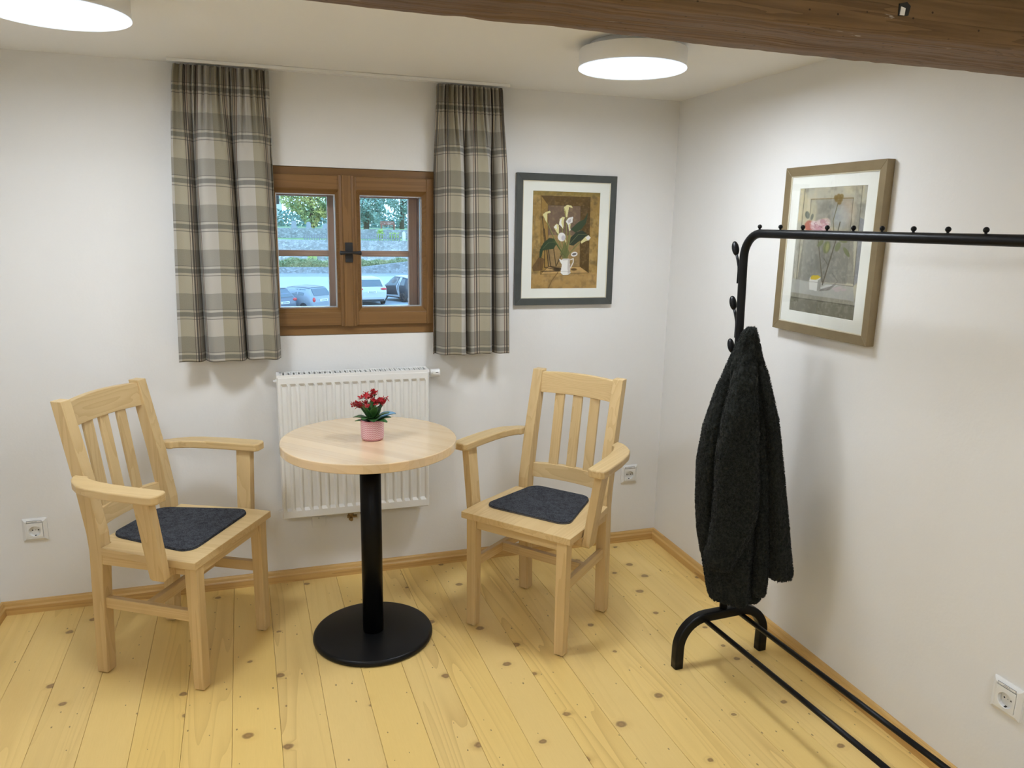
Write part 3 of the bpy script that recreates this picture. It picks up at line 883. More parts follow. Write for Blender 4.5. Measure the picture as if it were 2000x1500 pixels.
# ------------------------------------------------------------------ pictures
class Paint:
    """tiny painter: colours of a print are worked out on a grid and stored on its vertices"""
    def __init__(s, nx, ny, quad, seed):
        s.nx, s.ny = nx, ny
        s.rng = np.random.default_rng(seed)
        u, v = np.meshgrid((np.arange(nx) + 0.5) / nx, (np.arange(ny) + 0.5) / ny)
        # homography from print (u right, v down) to the sketch coordinates the shapes are given in
        src = [(0, 0), (1, 0), (1, 1), (0, 1)]
        A, b = [], []
        for (x, y), (X, Y) in zip(src, quad):
            A.append([x, y, 1, 0, 0, 0, -X * x, -X * y]); b.append(X)
            A.append([0, 0, 0, x, y, 1, -Y * x, -Y * y]); b.append(Y)
        h = np.append(np.linalg.solve(np.array(A, float), np.array(b, float)), 1).reshape(3, 3)
        w = h[2, 0] * u + h[2, 1] * v + h[2, 2]
        s.X = (h[0, 0] * u + h[0, 1] * v + h[0, 2]) / w
        s.Y = (h[1, 0] * u + h[1, 1] * v + h[1, 2]) / w
        s.c = np.zeros((ny, nx, 3))
        s.u, s.v = u, v
    def noise(s, cells, octv=3):
        out = np.zeros((s.ny, s.nx)); amp, tot = 1.0, 0
        for _ in range(octv):
            cx = max(2, int(cells)); cy = max(2, int(cells * s.ny / s.nx))
            g = s.rng.random((cy + 2, cx + 2))
            fx, fy = s.u * cx, s.v * cy
            ix, iy = fx.astype(int), fy.astype(int)
            tx, ty = fx - ix, fy - iy
            tx, ty = tx * tx * (3 - 2 * tx), ty * ty * (3 - 2 * ty)
            a = g[iy, ix] * (1 - tx) + g[iy, ix + 1] * tx
            b = g[iy + 1, ix] * (1 - tx) + g[iy + 1, ix + 1] * tx
            out += amp * (a * (1 - ty) + b * ty); tot += amp
            amp *= 0.55; cells *= 2
        return out / tot
    def blend(s, mask, col, al=1.0):
        m = (mask * al)[..., None]
        s.c = s.c * (1 - m) + np.array(col, float)[None, None, :] / 255.0 * m
    def polymask(s, pts):
        X, Y = s.X, s.Y
        ins = np.zeros(X.shape, bool)
        n = len(pts)
        for i in range(n):
            x0, y0 = pts[i]; x1, y1 = pts[(i + 1) % n]
            if y0 == y1: continue
            c = ((y0 > Y) != (y1 > Y)) & (X < (x1 - x0) * (Y - y0) / (y1 - y0) + x0)
            ins ^= c
        return ins.astype(float)
    def poly(s, pts, col, al=1.0):
        s.blend(s.polymask(pts), col, al)
    def line(s, pts, w, col, al=1.0):
        d = np.full(s.X.shape, 1e9)
        for (x0, y0), (x1, y1) in zip(pts, pts[1:]):
            L2 = (x1 - x0) ** 2 + (y1 - y0) ** 2 + 1e-9
            t_ = np.clip(((s.X - x0) * (x1 - x0) + (s.Y - y0) * (y1 - y0)) / L2, 0, 1)
            d = np.minimum(d, np.hypot(s.X - x0 - t_ * (x1 - x0), s.Y - y0 - t_ * (y1 - y0)))
        s.blend(np.clip((w / 2 + 1.5 - d) / 3.0, 0, 1), col, al)
    def ell(s, cx, cy, rx, ry, col, al=1.0, soft=0.15, rot=0):
        a = math.radians(rot)
        dx, dy = s.X - cx, s.Y - cy
        q = np.hypot((dx * math.cos(a) + dy * math.sin(a)) / rx, (-dx * math.sin(a) + dy * math.cos(a)) / ry)
        s.blend(np.clip((1 - q) / soft + 0.5, 0, 1), col, al)
    def linear(s):
        c = np.clip(s.c, 0, 1)
        return np.where(c <= 0.04045, c / 12.92, ((c + 0.055) / 1.055) ** 2.4)

def lily_print():
    p = Paint(190, 252, [(411, 268), (1067, 283), (1026, 1212), (387, 1218)], 4)
    n1, n2, n3 = p.noise(5, 4), p.noise(14, 3), p.noise(40, 2)
    p.blend(np.ones_like(n1), (152, 122, 70))
    p.blend(np.clip((n1 - 0.45) * 4, 0, 1), (178, 146, 90), 0.7)
    p.blend(np.clip((n2 - 0.5) * 4, 0, 1), (112, 92, 50), 0.5)
    p.poly([(380, 1070), (1060, 1060), (1060, 1240), (370, 1240)], (180, 142, 90), 0.55)
    p.poly([(400, 255), (1080, 260), (1080, 325), (400, 312)], (128, 112, 58), 0.6)
    p.poly([(490, 318), (968, 328), (948, 1062), (482, 1078)], (96, 72, 40), 0.85)
    p.poly([(492, 320), (556, 408), (556, 1004), (482, 1078)], (150, 118, 62), 0.9)
    p.poly([(556, 408), (874, 415), (864, 1004), (556, 1004)], (116, 95, 80), 0.95)
    p.poly([(556, 700), (864, 700), (864, 1004), (556, 1004)], (170, 138, 80), 0.6)
    p.poly([(482, 1078), (560, 1004), (866, 1004), (946, 1062)], (192, 155, 100), 0.95)
    p.poly([(874, 415), (968, 328), (948, 1062), (864, 1004)], (84, 64, 34), 0.9)
    p.poly([(492, 320), (968, 328), (874, 415), (556, 408)], (92, 70, 36), 0.9)
    p.blend(np.clip((n2 - 0.45) * 3, 0, 1), (92, 78, 66), 0.28)
    p.blend(np.clip((n3 - 0.5) * 3, 0, 1), (196, 168, 112), 0.22)
    for a in ([(490, 318), (968, 328), (948, 1062)], [(490, 318), (482, 1078), (946, 1062)], [(556, 408), (874, 415), (864, 1004), (556, 1004), (556, 408)], [(482, 1078), (556, 1004)]):
        p.line(a, 4, (66, 50, 28), 0.7)
    # painted stalk shadows of the print
    for a in ([(520, 640), (560, 1000), (660, 1030)], [(500, 520), (525, 800), (520, 1010), (660, 1035)], [(560, 840), (580, 1000), (660, 1020)], [(610, 830), (632, 1000), (690, 880)], [(490, 1050), (660, 1045)]):
        p.line(a, 8, (50, 38, 24), 0.8)
    p.ell(650, 1030, 46, 20, (50, 38, 24), 0.8, 0.5)
    p.poly([(400, 1010), (470, 905), (520, 930), (500, 1040), (410, 1050)], (90, 66, 40), 0.7)
    p.line([(650, 1060), (590, 1140), (556, 1215)], 9, (110, 84, 50), 0.8)
    p.ell(805, 1030, 30, 12, (80, 60, 34), 0.8, 0.5)
    # leaves
    p.poly([(775, 640), (850, 570), (905, 545), (945, 478), (925, 580), (880, 640), (820, 672)], (58, 70, 50))
    p.poly([(760, 790), (775, 720), (830, 668), (890, 650), (950, 700), (880, 740), (800, 800)], (54, 62, 48))
    p.line([(770, 780), (850, 690), (930, 690)], 5, (140, 138, 96), 0.6)
    p.poly([(470, 920), (475, 840), (510, 775), (570, 725), (620, 735), (645, 775), (610, 830), (540, 842), (505, 850), (490, 920)], (52, 66, 44))
    p.poly([(590, 735), (650, 775), (720, 900), (700, 890), (640, 800)], (70, 82, 48))
    p.line([(505, 830), (560, 770), (625, 765)], 4, (120, 128, 86), 0.6)
    # stalks
    for x, y in ((545, 570), (640, 660), (690, 620), (735, 520), (765, 650), (700, 740), (860, 770), (770, 700)):
        p.line([(725, 915), ((725 + x) / 2 + (x - 725) * 0.1, (915 + y) / 2 - 10), (x, y)], 9, (138, 134, 82))
        p.line([(722, 915), ((725 + x) / 2 + (x - 725) * 0.1 - 4, (915 + y) / 2 - 10), (x - 4, y)], 3, (78, 84, 48))
    p.poly([(670, 880), (720, 760), (760, 860), (745, 925), (700, 925)], (92, 98, 58), 0.7)
    # blossoms
    cr, wh, ol = (214, 204, 150), (226, 222, 220), (150, 140, 80)
    p.poly([(505, 500), (530, 478), (575, 462), (582, 480), (550, 490), (548, 560), (545, 582), (525, 545)], cr)
    p.poly([(708, 430), (740, 405), (780, 410), (800, 435), (760, 425), (752, 470), (742, 525), (724, 520)], cr)
    p.poly([(712, 430), (728, 470), (730, 520), (722, 515)], ol)
    p.poly([(662, 590), (670, 540), (700, 520), (720, 525), (708, 560), (704, 640), (690, 625), (680, 600)], cr)
    p.poly([(664, 595), (668, 560), (690, 530), (684, 580), (700, 630)], wh)
    p.poly([(610, 620), (640, 588), (660, 600), (662, 690), (640, 672)], cr)
    p.poly([(612, 625), (636, 594), (642, 640)], wh)
    p.poly([(728, 565), (755, 530), (798, 518), (795, 570), (765, 592), (775, 650), (760, 660), (750, 600)], wh)
    p.poly([(745, 560), (780, 535), (775, 570), (755, 580)], (176, 166, 170), 0.8)
    p.poly([(755, 592), (775, 590), (770, 655), (760, 655)], cr)
    p.ell(688, 716, 38, 42, wh, 1, 0.1)
    p.ell(705, 726, 20, 26, (186, 178, 186), 0.9, 0.5)
    p.poly([(718, 720), (735, 760), (722, 770)], cr)
    p.poly([(870, 765), (915, 715), (945, 698), (968, 715), (955, 745), (920, 755), (880, 778)], cr)
    p.poly([(920, 720), (950, 698), (970, 722), (945, 750)], wh)
    p.ell(810, 882, 32, 22, wh, 1, 0.1, -15); p.ell(810, 882, 22, 11, (78, 70, 70), 0.8, 0.3, -15)
    # white jug
    p.line([(775, 935), (800, 925), (800, 960), (775, 1010)], 9, (224, 220, 214))
    p.poly([(662, 925), (685, 940), (700, 928), (765, 925), (772, 1070), (740, 1085), (690, 1082), (676, 1060), (690, 985), (672, 955)], (228, 224, 220))
    p.poly([(745, 940), (765, 935), (770, 1065), (745, 1075)], (176, 166, 160), 0.7)
    p.line([(700, 938), (762, 934)], 4, (120, 110, 100), 0.8)
    p.line([(682, 1050), (770, 1050)], 3, (150, 140, 130), 0.8)
    p.line([(676, 1066), (700, 1086), (750, 1084), (772, 1066)], 4, (90, 80, 70), 0.7)
    return p

def rose_print():
    p = Paint(190, 252, [(312, 253), (797, 245), (688, 1222), (237, 1132)], 9)
    n1, n2, n3 = p.noise(4, 4), p.noise(10, 3), p.noise(36, 2)
    p.blend(np.ones_like(n1), (176, 172, 160))
    p.blend(np.clip((n1 - 0.45) * 4, 0, 1), (206, 196, 168), 0.7)
    p.poly([(330, 250), (770, 245), (700, 960), (285, 930)], (196, 186, 160), 0.45)
    p.poly([(388, 335), (690, 335), (640, 960), (330, 930)], (150, 146, 134), 0.8)
    p.poly([(340, 600), (690, 600), (690, 960), (290, 920)], (134, 132, 124), 0.75)
    p.blend(np.clip((n2 - 0.48) * 4, 0, 1), (112, 110, 104), 0.42)
    p.blend(np.clip((n1 - 0.55) * 5, 0, 1) * (p.Y < 600), (216, 200, 160), 0.6)
    p.ell(650, 430, 50, 90, (205, 176, 150), 0.5, 0.8); p.ell(600, 470, 60, 80, (172, 178, 186), 0.5, 0.8)
    p.poly([(735, 480), (770, 500), (720, 950), (688, 975)], (140, 142, 150), 0.8)
    for a in ([(345, 255), (285, 925), (688, 978), (755, 250)], [(388, 335), (690, 336)], [(388, 335), (380, 450)], [(690, 336), (660, 640)]):
        p.line(a, 3.5, (88, 84, 72), 0.85)
    p.line([(388, 335), (690, 337)], 7, (140, 112, 56), 0.7)
    # ledge
    p.poly([(250, 905), (380, 935), (688, 980), (700, 1230), (225, 1140)], (176, 174, 168), 0.9)
    p.poly([(250, 1005), (690, 1085), (690, 1115), (250, 1040)], (150, 146, 130), 0.9)
    p.poly([(248, 1040), (700, 1118), (690, 1235), (225, 1140)], (122, 118, 102), 0.95)
    p.line([(250, 1040), (700, 1118)], 5, (70, 66, 54), 0.8)
    p.blend(np.clip((n3 - 0.5) * 4, 0, 1), (206, 200, 186), 0.20)
    # stalks and faded blossom
    p.line([(470, 960), (560, 660), (595, 510)], 7, (92, 84, 68)); p.line([(470, 940), (440, 640), (430, 560)], 6, (100, 92, 76))
    p.line([(555, 640), (545, 500), (580, 370)], 5, (104, 94, 62)); p.line([(480, 770), (510, 820)], 4, (104, 98, 84))
    for a, b in ((585, 320), (570, 345), (600, 345), (590, 365), (565, 330), (606, 322)):
        p.ell(a, b, 14, 18, (132, 106, 52), 0.8, 0.5)
    # leaves, peony
    for x, y, rx, ry, ro in ((500, 690, 26, 44, 10), (578, 690, 18, 34, 20), (612, 645, 34, 14, 20), (455, 660, 14, 30, 40), (362, 450, 16, 28, -10), (395, 465, 10, 24, 15), (640, 730, 14, 40, -30)):
        p.ell(x, y, rx, ry, (118, 122, 86) if y > 500 else (112, 116, 104), 0.95, 0.3, ro)
    p.ell(505, 690, 12, 34, (160, 160, 108), 0.8, 0.5, 10)
    p.ell(375, 530, 32, 40, (178, 104, 84), 1, 0.3)
    for x, y, r, c in ((420, 535, 38, (208, 168, 172)), (455, 520, 36, (222, 196, 196)), (495, 505, 30, (212, 186, 182)), (440, 560, 34, (196, 146, 156)), (490, 545, 30, (216, 176, 180)), (405, 510, 18, (226, 206, 206)), (470, 500, 18, (186, 140, 146))):
        p.ell(x, y, r, r * 0.95, c, 0.9, 0.35)
    p.line([(400, 540), (430, 520), (460, 545), (490, 525)], 4, (176, 120, 130), 0.8)
    p.line([(470, 480), (500, 480), (520, 510)], 5, (196, 176, 150), 0.8)
    for k in range(26):                                    # petal edges and washes of the peony
        cx_, cy_, rr_ = 385 + 5.3 * k, 505 + (k * 37) % 62, 9 + (k * 13) % 9
        a0 = (k * 71) % 360
        arc_ = [(cx_ + rr_ * math.cos(math.radians(a0 + q * 30)), cy_ + rr_ * math.sin(math.radians(a0 + q * 30))) for q in range(6)]
        p.line(arc_, 3.0, ((232, 214, 212), (150, 92, 98), (206, 156, 150))[k % 3], 0.75)
    # little white box with a yellow lid
    p.poly([(440, 985), (500, 960), (580, 965), (500, 1000)], (206, 204, 200), 0.9)
    p.poly([(378, 925), (385, 900), (458, 905), (460, 935), (430, 1003), (378, 990)], (226, 224, 218))
    p.poly([(440, 925), (460, 912), (458, 990), (430, 1003)], (150, 148, 140), 0.9)
    p.poly([(385, 905), (400, 890), (440, 890), (460, 905), (430, 922), (390, 920)], (214, 186, 60))
    p.line([(378, 935), (445, 942)], 3, (150, 146, 140), 0.9)
    p.poly([(440, 1005), (520, 1000), (570, 960), (460, 990)], (104, 100, 96), 0.6)
    for x, y in ((560, 990), (590, 985), (620, 1000), (575, 1005)):
        p.ell(x, y, 20, 9, (196, 176, 178), 0.7, 0.6)
    p.line([(540, 880), (580, 940), (500, 1000)], 6, (112, 108, 102), 0.6)
    p.c = p.c * 0.93 - 0.01
    return p

M['mat_board'] = plain('ivory_mat_board', (0.80, 0.79, 0.74), 0.8, var=0.01)
M['frame_grey'] = plain('pewter_frame', (0.075, 0.082, 0.078), 0.32, 0.35, var=0.18, scale=26)
M['frame_gold'] = plain('dull_gold_frame', (0.27, 0.205, 0.115), 0.36, 0.35, var=0.2, scale=22)
M['frame_edge'] = plain('pale_frame_edge', (0.62, 0.57, 0.43), 0.4, 0.2)
painted_m = painted('art_print')
def picture(name, label, loc, rotz, fm, painter, depth):
    """hangs with its back on the wall; local x right, z up, -y into the room"""
    w, h, mw, mh, pw, ph = 0.230, 0.2785, 0.2015, 0.2485, 0.155, 0.2065
    root = thing(name, label, 'picture', loc, rotz)
    ym = -(depth - 0.0072)                                # face of the mat, just behind the frame lip
    o_ = [(-w, -h), (w, -h), (w, h), (-w, h)]; i_ = [(-mw, -mh), (mw, -mh), (mw, mh), (-mw, mh)]
    fr = MB()
    def rr(pts, y, e=0.0): return [(x + math.copysign(e, x), y, z + math.copysign(e, z)) for x, z in pts]
    for k in range(4):                                   # four mitred bars
        j = (k + 1) % 4
        bar = MB()
        prof = lambda q, e: [(q[0][0], -0.001, q[0][1])]
        A = [(o_[k][0], -0.001, o_[k][1]), (o_[k][0], -depth, o_[k][1]), (i_[k][0], -depth + 0.003, i_[k][1]), (i_[k][0], -0.006, i_[k][1]), (i_[k][0], -0.001, i_[k][1])]
        B = [(o_[j][0], -0.001, o_[j][1]), (o_[j][0], -depth, o_[j][1]), (i_[j][0], -depth + 0.003, i_[j][1]), (i_[j][0], -0.006, i_[j][1]), (i_[j][0], -0.001, i_[j][1])]
        bar.rings([A, B], True, False)
        bar.build('frame_bar', fm, root, 0.0012)
    ed = MB()
    e_ = [(-mw + 0.003, -mh + 0.003), (mw - 0.003, -mh + 0.003), (mw - 0.003, mh - 0.003), (-mw + 0.003, mh - 0.003)]
    for k in range(4):
        j = (k + 1) % 4
        ed.add([(i_[k][0], -depth + 0.004, i_[k][1]), (i_[j][0], -depth + 0.004, i_[j][1]), (e_[j][0], -depth + 0.005, e_[j][1]), (e_[k][0], -depth + 0.005, e_[k][1]),
                (i_[k][0], -0.006, i_[k][1]), (i_[j][0], -0.006, i_[j][1]), (e_[j][0], -0.006, e_[j][1]), (e_[k][0], -0.006, e_[k][1])],
               [(0, 1, 2, 3), (3, 2, 6, 7), (4, 5, 1, 0), (7, 6, 5, 4), (0, 3, 7, 4), (1, 5, 6, 2)])
    ed.build('frame_lip', M['frame_edge'], root)
    # mat with a bevelled window
    mt = MB()
    p_ = [(-pw, -ph), (pw, -ph), (pw, ph), (-pw, ph)]; q_ = [(-pw - 0.0012, -ph - 0.0012), (pw + 0.0012, -ph - 0.0012), (pw + 0.0012, ph + 0.0012), (-pw - 0.0012, ph + 0.0012)]
    mt.rings([[(x, ym + 0.0035, z) for x, z in i_], [(x, ym, z) for x, z in i_], [(x, ym, z) for x, z in q_], [(x, ym + 0.0013, z) for x, z in p_]], False, False)
    mt.build('mat_board', M['mat_board'], root)
    p = painter()
    nx, ny = p.nx, p.ny
    xs = np.linspace(-pw, pw, nx); zs = np.linspace(ph, -ph, ny)
    X, Z = np.meshgrid(xs, zs)
    verts = np.stack([X, np.full_like(X, ym + 0.0015), Z], -1).reshape(-1, 3)
    idx = np.arange(nx * ny).reshape(ny, nx)
    quads = np.stack([idx[:-1, :-1], idx[1:, :-1], idx[1:, 1:], idx[:-1, 1:]], -1).reshape(-1, 4)
    me = bpy.data.meshes.new('art_print')
    me.from_pydata(verts.tolist(), [], quads.tolist())
    at = me.color_attributes.new('paint', 'FLOAT_COLOR', 'POINT')
    rgba = np.ones((nx * ny, 4), np.float32); rgba[:, :3] = p.linear().reshape(-1, 3)
    at.data.foreach_set('color', rgba.ravel())
    me.materials.append(painted_m)
    link('art_print', me, root)
    MB().box((-mw, ym + 0.0036, -mh), (mw, -0.0012, mh)).build('back_board', M['mat_board'], root)
    MB().box((-mw + 0.0031, ym - 0.0021, -mh + 0.0031), (mw - 0.0031, ym - 0.0006, mh - 0.0031)).build('picture_glass', M['pic_glass'], root)
    return root
picture('lily_picture', 'dark grey framed print of white calla lilies in a jug on the window wall', (-0.526, 0, 1.4425), 0, M['frame_grey'], lily_print, 0.021)
picture('rose_picture', 'gold framed print of a pink flower and a small white box on the side wall', (0, -1.0477, 1.439), -math.pi / 2, M['frame_gold'], rose_print, 0.030)

# ------------------------------------------------------------------ table
TC = Vector((-1.4530, -0.5378, 0.0))
table = thing('bistro_table', 'round pale wood bistro table on a black pedestal', 'table', TC)
ZT, TR, TH = 0.762, 0.305, 0.032
MB().lathe([(0.001, 0.0), (0.212, 0.0), (0.2165, 0.003), (0.2185, 0.008), (0.2180, 0.015), (0.2145, 0.0205), (0.208, 0.0225), (0.05, 0.0235), (0.001, 0.0235)], n=96).build('pedestal_base', M['black'], table)
MB().lathe([(0.0375, 0.0236), (0.0375, ZT - TH - 0.006)], n=48).build('pedestal_column', M['black_col'], table)
MB().box((-0.11, -0.11, ZT - TH - 0.0062), (0.11, 0.11, ZT - TH - 0.0004)).build('mounting_plate', M['black'], table)
# the top is glued up of staves running across at 45 degrees
SW = 0.0555
a_st = math.radians(-46)
nst = 11
circ_pts = [Vector((TR * math.cos(2 * math.pi * k / 120), TR * math.sin(2 * math.pi * k / 120))) for k in range(120)]
for k in range(nst):
    lo, hi = -TR + k * SW - 0.001, -TR + (k + 1) * SW - 0.001
    poly = clip_poly(clip_poly(circ_pts, Vector((0, 1)), hi), Vector((0, 1)), lo, False)
    if len(poly) < 3: continue
    e_ = 0.0025
    st = MB()
    def shr(p, d_):
        r = p.length
        return p if r < TR - 1e-3 else p * ((r - d_) / r)
    n = len(poly)
    st.rings([[(p.x, p.y, ZT - TH) for p in [shr(q, e_) for q in poly]], [(p.x, p.y, ZT - TH + e_) for p in poly], [(p.x, p.y, ZT - e_) for p in poly],
              [(p.x, p.y, ZT - 0.0008) for p in [shr(q, 0.0009) for q in poly]], [(p.x, p.y, ZT) for p in [shr(q, e_) for q in poly]]], True, False)
    o = st.build('stave', M['stave'], table)
    o.rotation_euler = (0, 0, a_st)

# ------------------------------------------------------------------ chairs
def make_chair(label):
    """x forward, y to the chair's left, origin on the floor between the legs"""
    root = thing('armchair', label, 'chair', group='pale wooden armchairs')
    X, Y, Z = M['ash_x'], M['ash_y'], M['ash_z']
    for s in (1, -1):
        # front leg, slightly tapered
        a, b = 0.0205, 0.0185
        cx, cy = 0.186, s * 0.190
        MB().hexa([(cx - b, cy - b, 0.004), (cx + b, cy - b, 0.004), (cx + b, cy + b, 0.004), (cx - b, cy + b, 0.004)],
                  [(cx - a, cy - a, 0.4345), (cx + a, cy - a, 0.4345), (cx + a, cy + a, 0.4345), (cx - a, cy + a, 0.4345)]).build('front_leg', Z, root, 0.002)
        MB().lathe([(0.013, 0.0), (0.013, 0.0042)], (cx, cy, 0), 16).build('felt_glide', M['rubber'], root)
        # rear leg and back post in one bent piece
        yo, yi = s * 0.1975, s * 0.1555
        prof = [(-0.205, -0.166, 0.004), (-0.196, -0.152, 0.30), (-0.1905, -0.1425, 0.44), (-0.1950, -0.1440, 0.50), (-0.226, -0.178, 0.68), (-0.279, -0.240, 0.935)]
        rs = []
        for xr, xf, z in prof:
            rs.append([(xr, yo, z), (xf, yo, z), (xf, yi, z + (0.0 if z < 0.9 else 0.0)), (xr, yi, z)])
        MB().rings(rs, True, False).build('back_post', Z, root, 0.002)
        MB().lathe([(0.013, 0.0), (0.013, 0.0042)], (-0.1855, s * 0.1765, 0), 16).build('felt_glide', M['rubber'], root)
        # apron and stretcher on each side
        MB().box((-0.146, s * 0.185 - 0.011, 0.398), (0.167, s * 0.185 + 0.011, 0.4345)).build('side_apron', X, root, 0.0015)
        MB().hexa([(-0.158, s * 0.177 - 0.010, 0.238), (0.168, s * 0.189 - 0.010, 0.238), (0.168, s * 0.189 + 0.010, 0.238), (-0.158, s * 0.177 + 0.010, 0.238)],
                  [(-0.158, s * 0.177 - 0.010, 0.276), (0.168, s * 0.189 - 0.010, 0.276), (0.168, s * 0.189 + 0.010, 0.276), (-0.158, s * 0.177 + 0.010, 0.276)]).build('side_stretcher', X, root, 0.002)
        # arm rest: bent in towards the post
        outer_ = [(0.160, 0.300), (0.150, 0.314), (0.120, 0.317), (0.0, 0.312), (-0.09, 0.300), (-0.135, 0.285), (-0.172, 0.259), (-0.196, 0.235), (-0.208, 0.215), (-0.211, 0.1985)]
        inner_ = [(-0.160, 0.1985), (-0.155, 0.209), (-0.140, 0.218), (-0.10, 0.231), (-0.04, 0.241), (0.04, 0.246), (0.150, 0.250), (0.160, 0.262)]
        poly = [(x, s * y) for x, y in outer_ + inner_]
        MB().prism(poly, lambda p, z: (p[0], p[1], z), 0.672, 0.700).build('armrest', X, root, 0.005, 3)
        # arm support: flat post leaning out from the seat edge
        tl, bl = 0.656 + 0.0165, 0.398
        A0, A1 = (0.066, 0.122), (0.078, 0.132)
        yt, yb_ = (0.264, 0.294), (0.2295, 0.2595)
        low = [(A1[0], s * yb_[0], bl + 0.008), (A1[1], s * yb_[0], bl + 0.008), (A1[1], s * yb_[1], bl + 0.008), (A1[0], s * yb_[1], bl + 0.008)]
        lowest = [(A1[0] + 0.008, s * (yb_[0] + 0.001), bl), (A1[1] - 0.008, s * (yb_[0] + 0.001), bl), (A1[1] - 0.008, s * (yb_[1] - 0.004), bl), (A1[0] + 0.008, s * (yb_[1] - 0.004), bl)]
        top = [(A0[0], s * yt[0], tl), (A0[1], s * yt[0], tl), (A0[1], s * yt[1], tl), (A0[0], s * yt[1], tl)]
        MB().rings([lowest, low, top], True, False).build('arm_support', Z, root, 0.002)
        blk = [(0.086, s * 0.196), (0.126, s * 0.196), (0.126, s * 0.231), (0.086, s * 0.231)]
        MB().prism(blk, lambda p, z: (p[0], p[1], z), 0.400, 0.4335).build('support_block', X, root, 0.002)
    MB().box((0.176, -0.1695, 0.398), (0.198, 0.1695, 0.4345)).build('front_apron', Y, root, 0.0015)
    MB().box((-0.186, -0.1555, 0.398), (-0.164, 0.1555, 0.4345)).build('rear_apron', Y, root, 0.0015)
    MB().box((-0.012, -0.1745, 0.240), (0.010, 0.1745, 0.275)).build('cross_stretcher', Y, root, 0.002)
    # seat board notched round the posts
    seat = [(0.217, -0.228), (0.217, 0.228), (0.10, 0.2275), (-0.1395, 0.205), (-0.1395, 0.1545), (-0.186, 0.1545), (-0.186, -0.1545), (-0.1395, -0.1545), (-0.1395, -0.205), (0.10, -0.2275)]
    MB().prism(seat, lambda p, z: (p[0], p[1], z), 0.435, 0.460).build('seat', X, root, 0.0018)
    # curved rails and slats of the back
    def back_x(z): return -0.1945 - (z - 0.50) * (0.259 - 0.1945) / (0.935 - 0.50) * 1.02
    def bow(y): return -0.022 * (1 - (y / 0.156) ** 2)
    def rail_(name, z0, z1, arch, th=0.022, archb=0.0):
        rs = []
        for k in range(21):
            y = -0.156 + 0.312 * k / 20
            b_ = 1 - (y / 0.156) ** 2
            za, zb = z0 + archb * b_, z1 + arch * b_
            rs.append([(back_x(za) + bow(y) - 0.006, y, za), (back_x(za) + bow(y) + th - 0.006, y, za), (back_x(zb) + bow(y) + th - 0.006, y, zb), (back_x(zb) + bow(y) - 0.006, y, zb)])
        MB().rings(rs, True, False).build(name, Y, root, 0.0018)
    rail_('top_rail', 0.845, 0.926, 0.004)
    rail_('lower_rail', 0.500, 0.556, 0.004)
    for y in (-0.0775, 0.0, 0.0775):
        rs = []
        for z in (0.553, 0.70, 0.848):
            x = back_x(z) + bow(y)
            rs.append([(x - 0.001, y - 0.0205, z), (x + 0.011, y - 0.0205, z), (x + 0.011, y + 0.0205, z), (x - 0.001, y + 0.0205, z)])
        MB().rings(rs, True, False).build('back_slat', Z, root, 0.002)
    return root
chair1 = make_chair('pale wooden armchair left of the round table, turned to the right')
chair1.location = (-2.099, -0.455, 0); chair1.rotation_euler = (0, 0, math.radians(-30.0))
chair2 = copy_tree(chair1)
chair2['label'] = 'pale wooden armchair right of the round table, near the corner'
chair2.location = (-0.810, -0.585, 0); chair2.rotation_euler = (0, 0, math.radians(-139.5))

M['pad_edge'] = plain('pad_binding', (0.10, 0.085, 0.075), 0.9)
def seat_pad(label, chair, cx, cy, fw, bw_, dep, rot, mat_edge):
    # rounded, slightly tapered felt pad
    pts = []
    for x, y in round_rect(-1, 1, -1, 1, 0.30, 8):
        hw = bw_ + (fw - bw_) * (x + 1) / 2
        pts.append((x * dep, y * hw * (1 - 0.02 * (1 - x * x))))
    root = thing('seat_pad', label, 'cushion', group='felt seat pads')
    a = chair.rotation_euler.z
    root.location = (chair.location.x + cx * math.cos(a) - cy * math.sin(a), chair.location.y + cx * math.sin(a) + cy * math.cos(a), 0.4602)
    root.rotation_euler = (0, 0, a + rot)
    MB().prism(pts, lambda p, z: (p[0], p[1], z), 0.0, 0.0042).build('pad_underlay', mat_edge, root, 0.001)
    MB().prism([(x * 0.994, y * 0.994) for x, y in pts], lambda p, z: (p[0], p[1], z), 0.0044, 0.0088).build('felt_top', M['felt_pad'], root, 0.002, 3)
    return root
seat_pad('charcoal felt seat pad on the left armchair', chair1, -0.012, 0.016, 0.192, 0.130, 0.168, math.radians(1), M['felt_pad'])
seat_pad('charcoal felt seat pad on the right armchair', chair2, -0.028, -0.012, 0.182, 0.130, 0.152, math.radians(1), M['pad_edge'])

# ------------------------------------------------------------------ potted flower
PC = Vector((-1.4445, -0.553, ZT + 0.0002))
plant = thing('potted_kalanchoe', 'small red-flowering succulent in a pink patterned pot on the round table', 'plant', PC)
t = NT('pink_zigzag_glaze')
v = t.coords('Object')
sp = t.n('SeparateXYZ'); t.l(v, sp.inputs[0])
ang = t.math('ARCTAN2', sp.outputs[1], sp.outputs[0])
tri = t.math('PINGPONG', t.math('MULTIPLY', ang, 4.4563), 0.5)
zz = t.math('ADD', t.math('DIVIDE', sp.outputs[2], 0.0068), t.math('MULTIPLY', tri, 1.0))
ln = t.math('GREATER_THAN', t.math('FRACT', zz), 0.62)
inb = t.math('MULTIPLY', t.math('GREATER_THAN', sp.outputs[2], 0.0085), t.math('LESS_THAN', sp.outputs[2], 0.0655))
t.set(t.mix(t.math('MULTIPLY', ln, inb), (0.62, 0.26, 0.30), (0.84, 0.62, 0.62)), 0.35)
t.bump(t.math('MULTIPLY', ln, inb), 0.5, 0.001)
M['pot'] = t.m
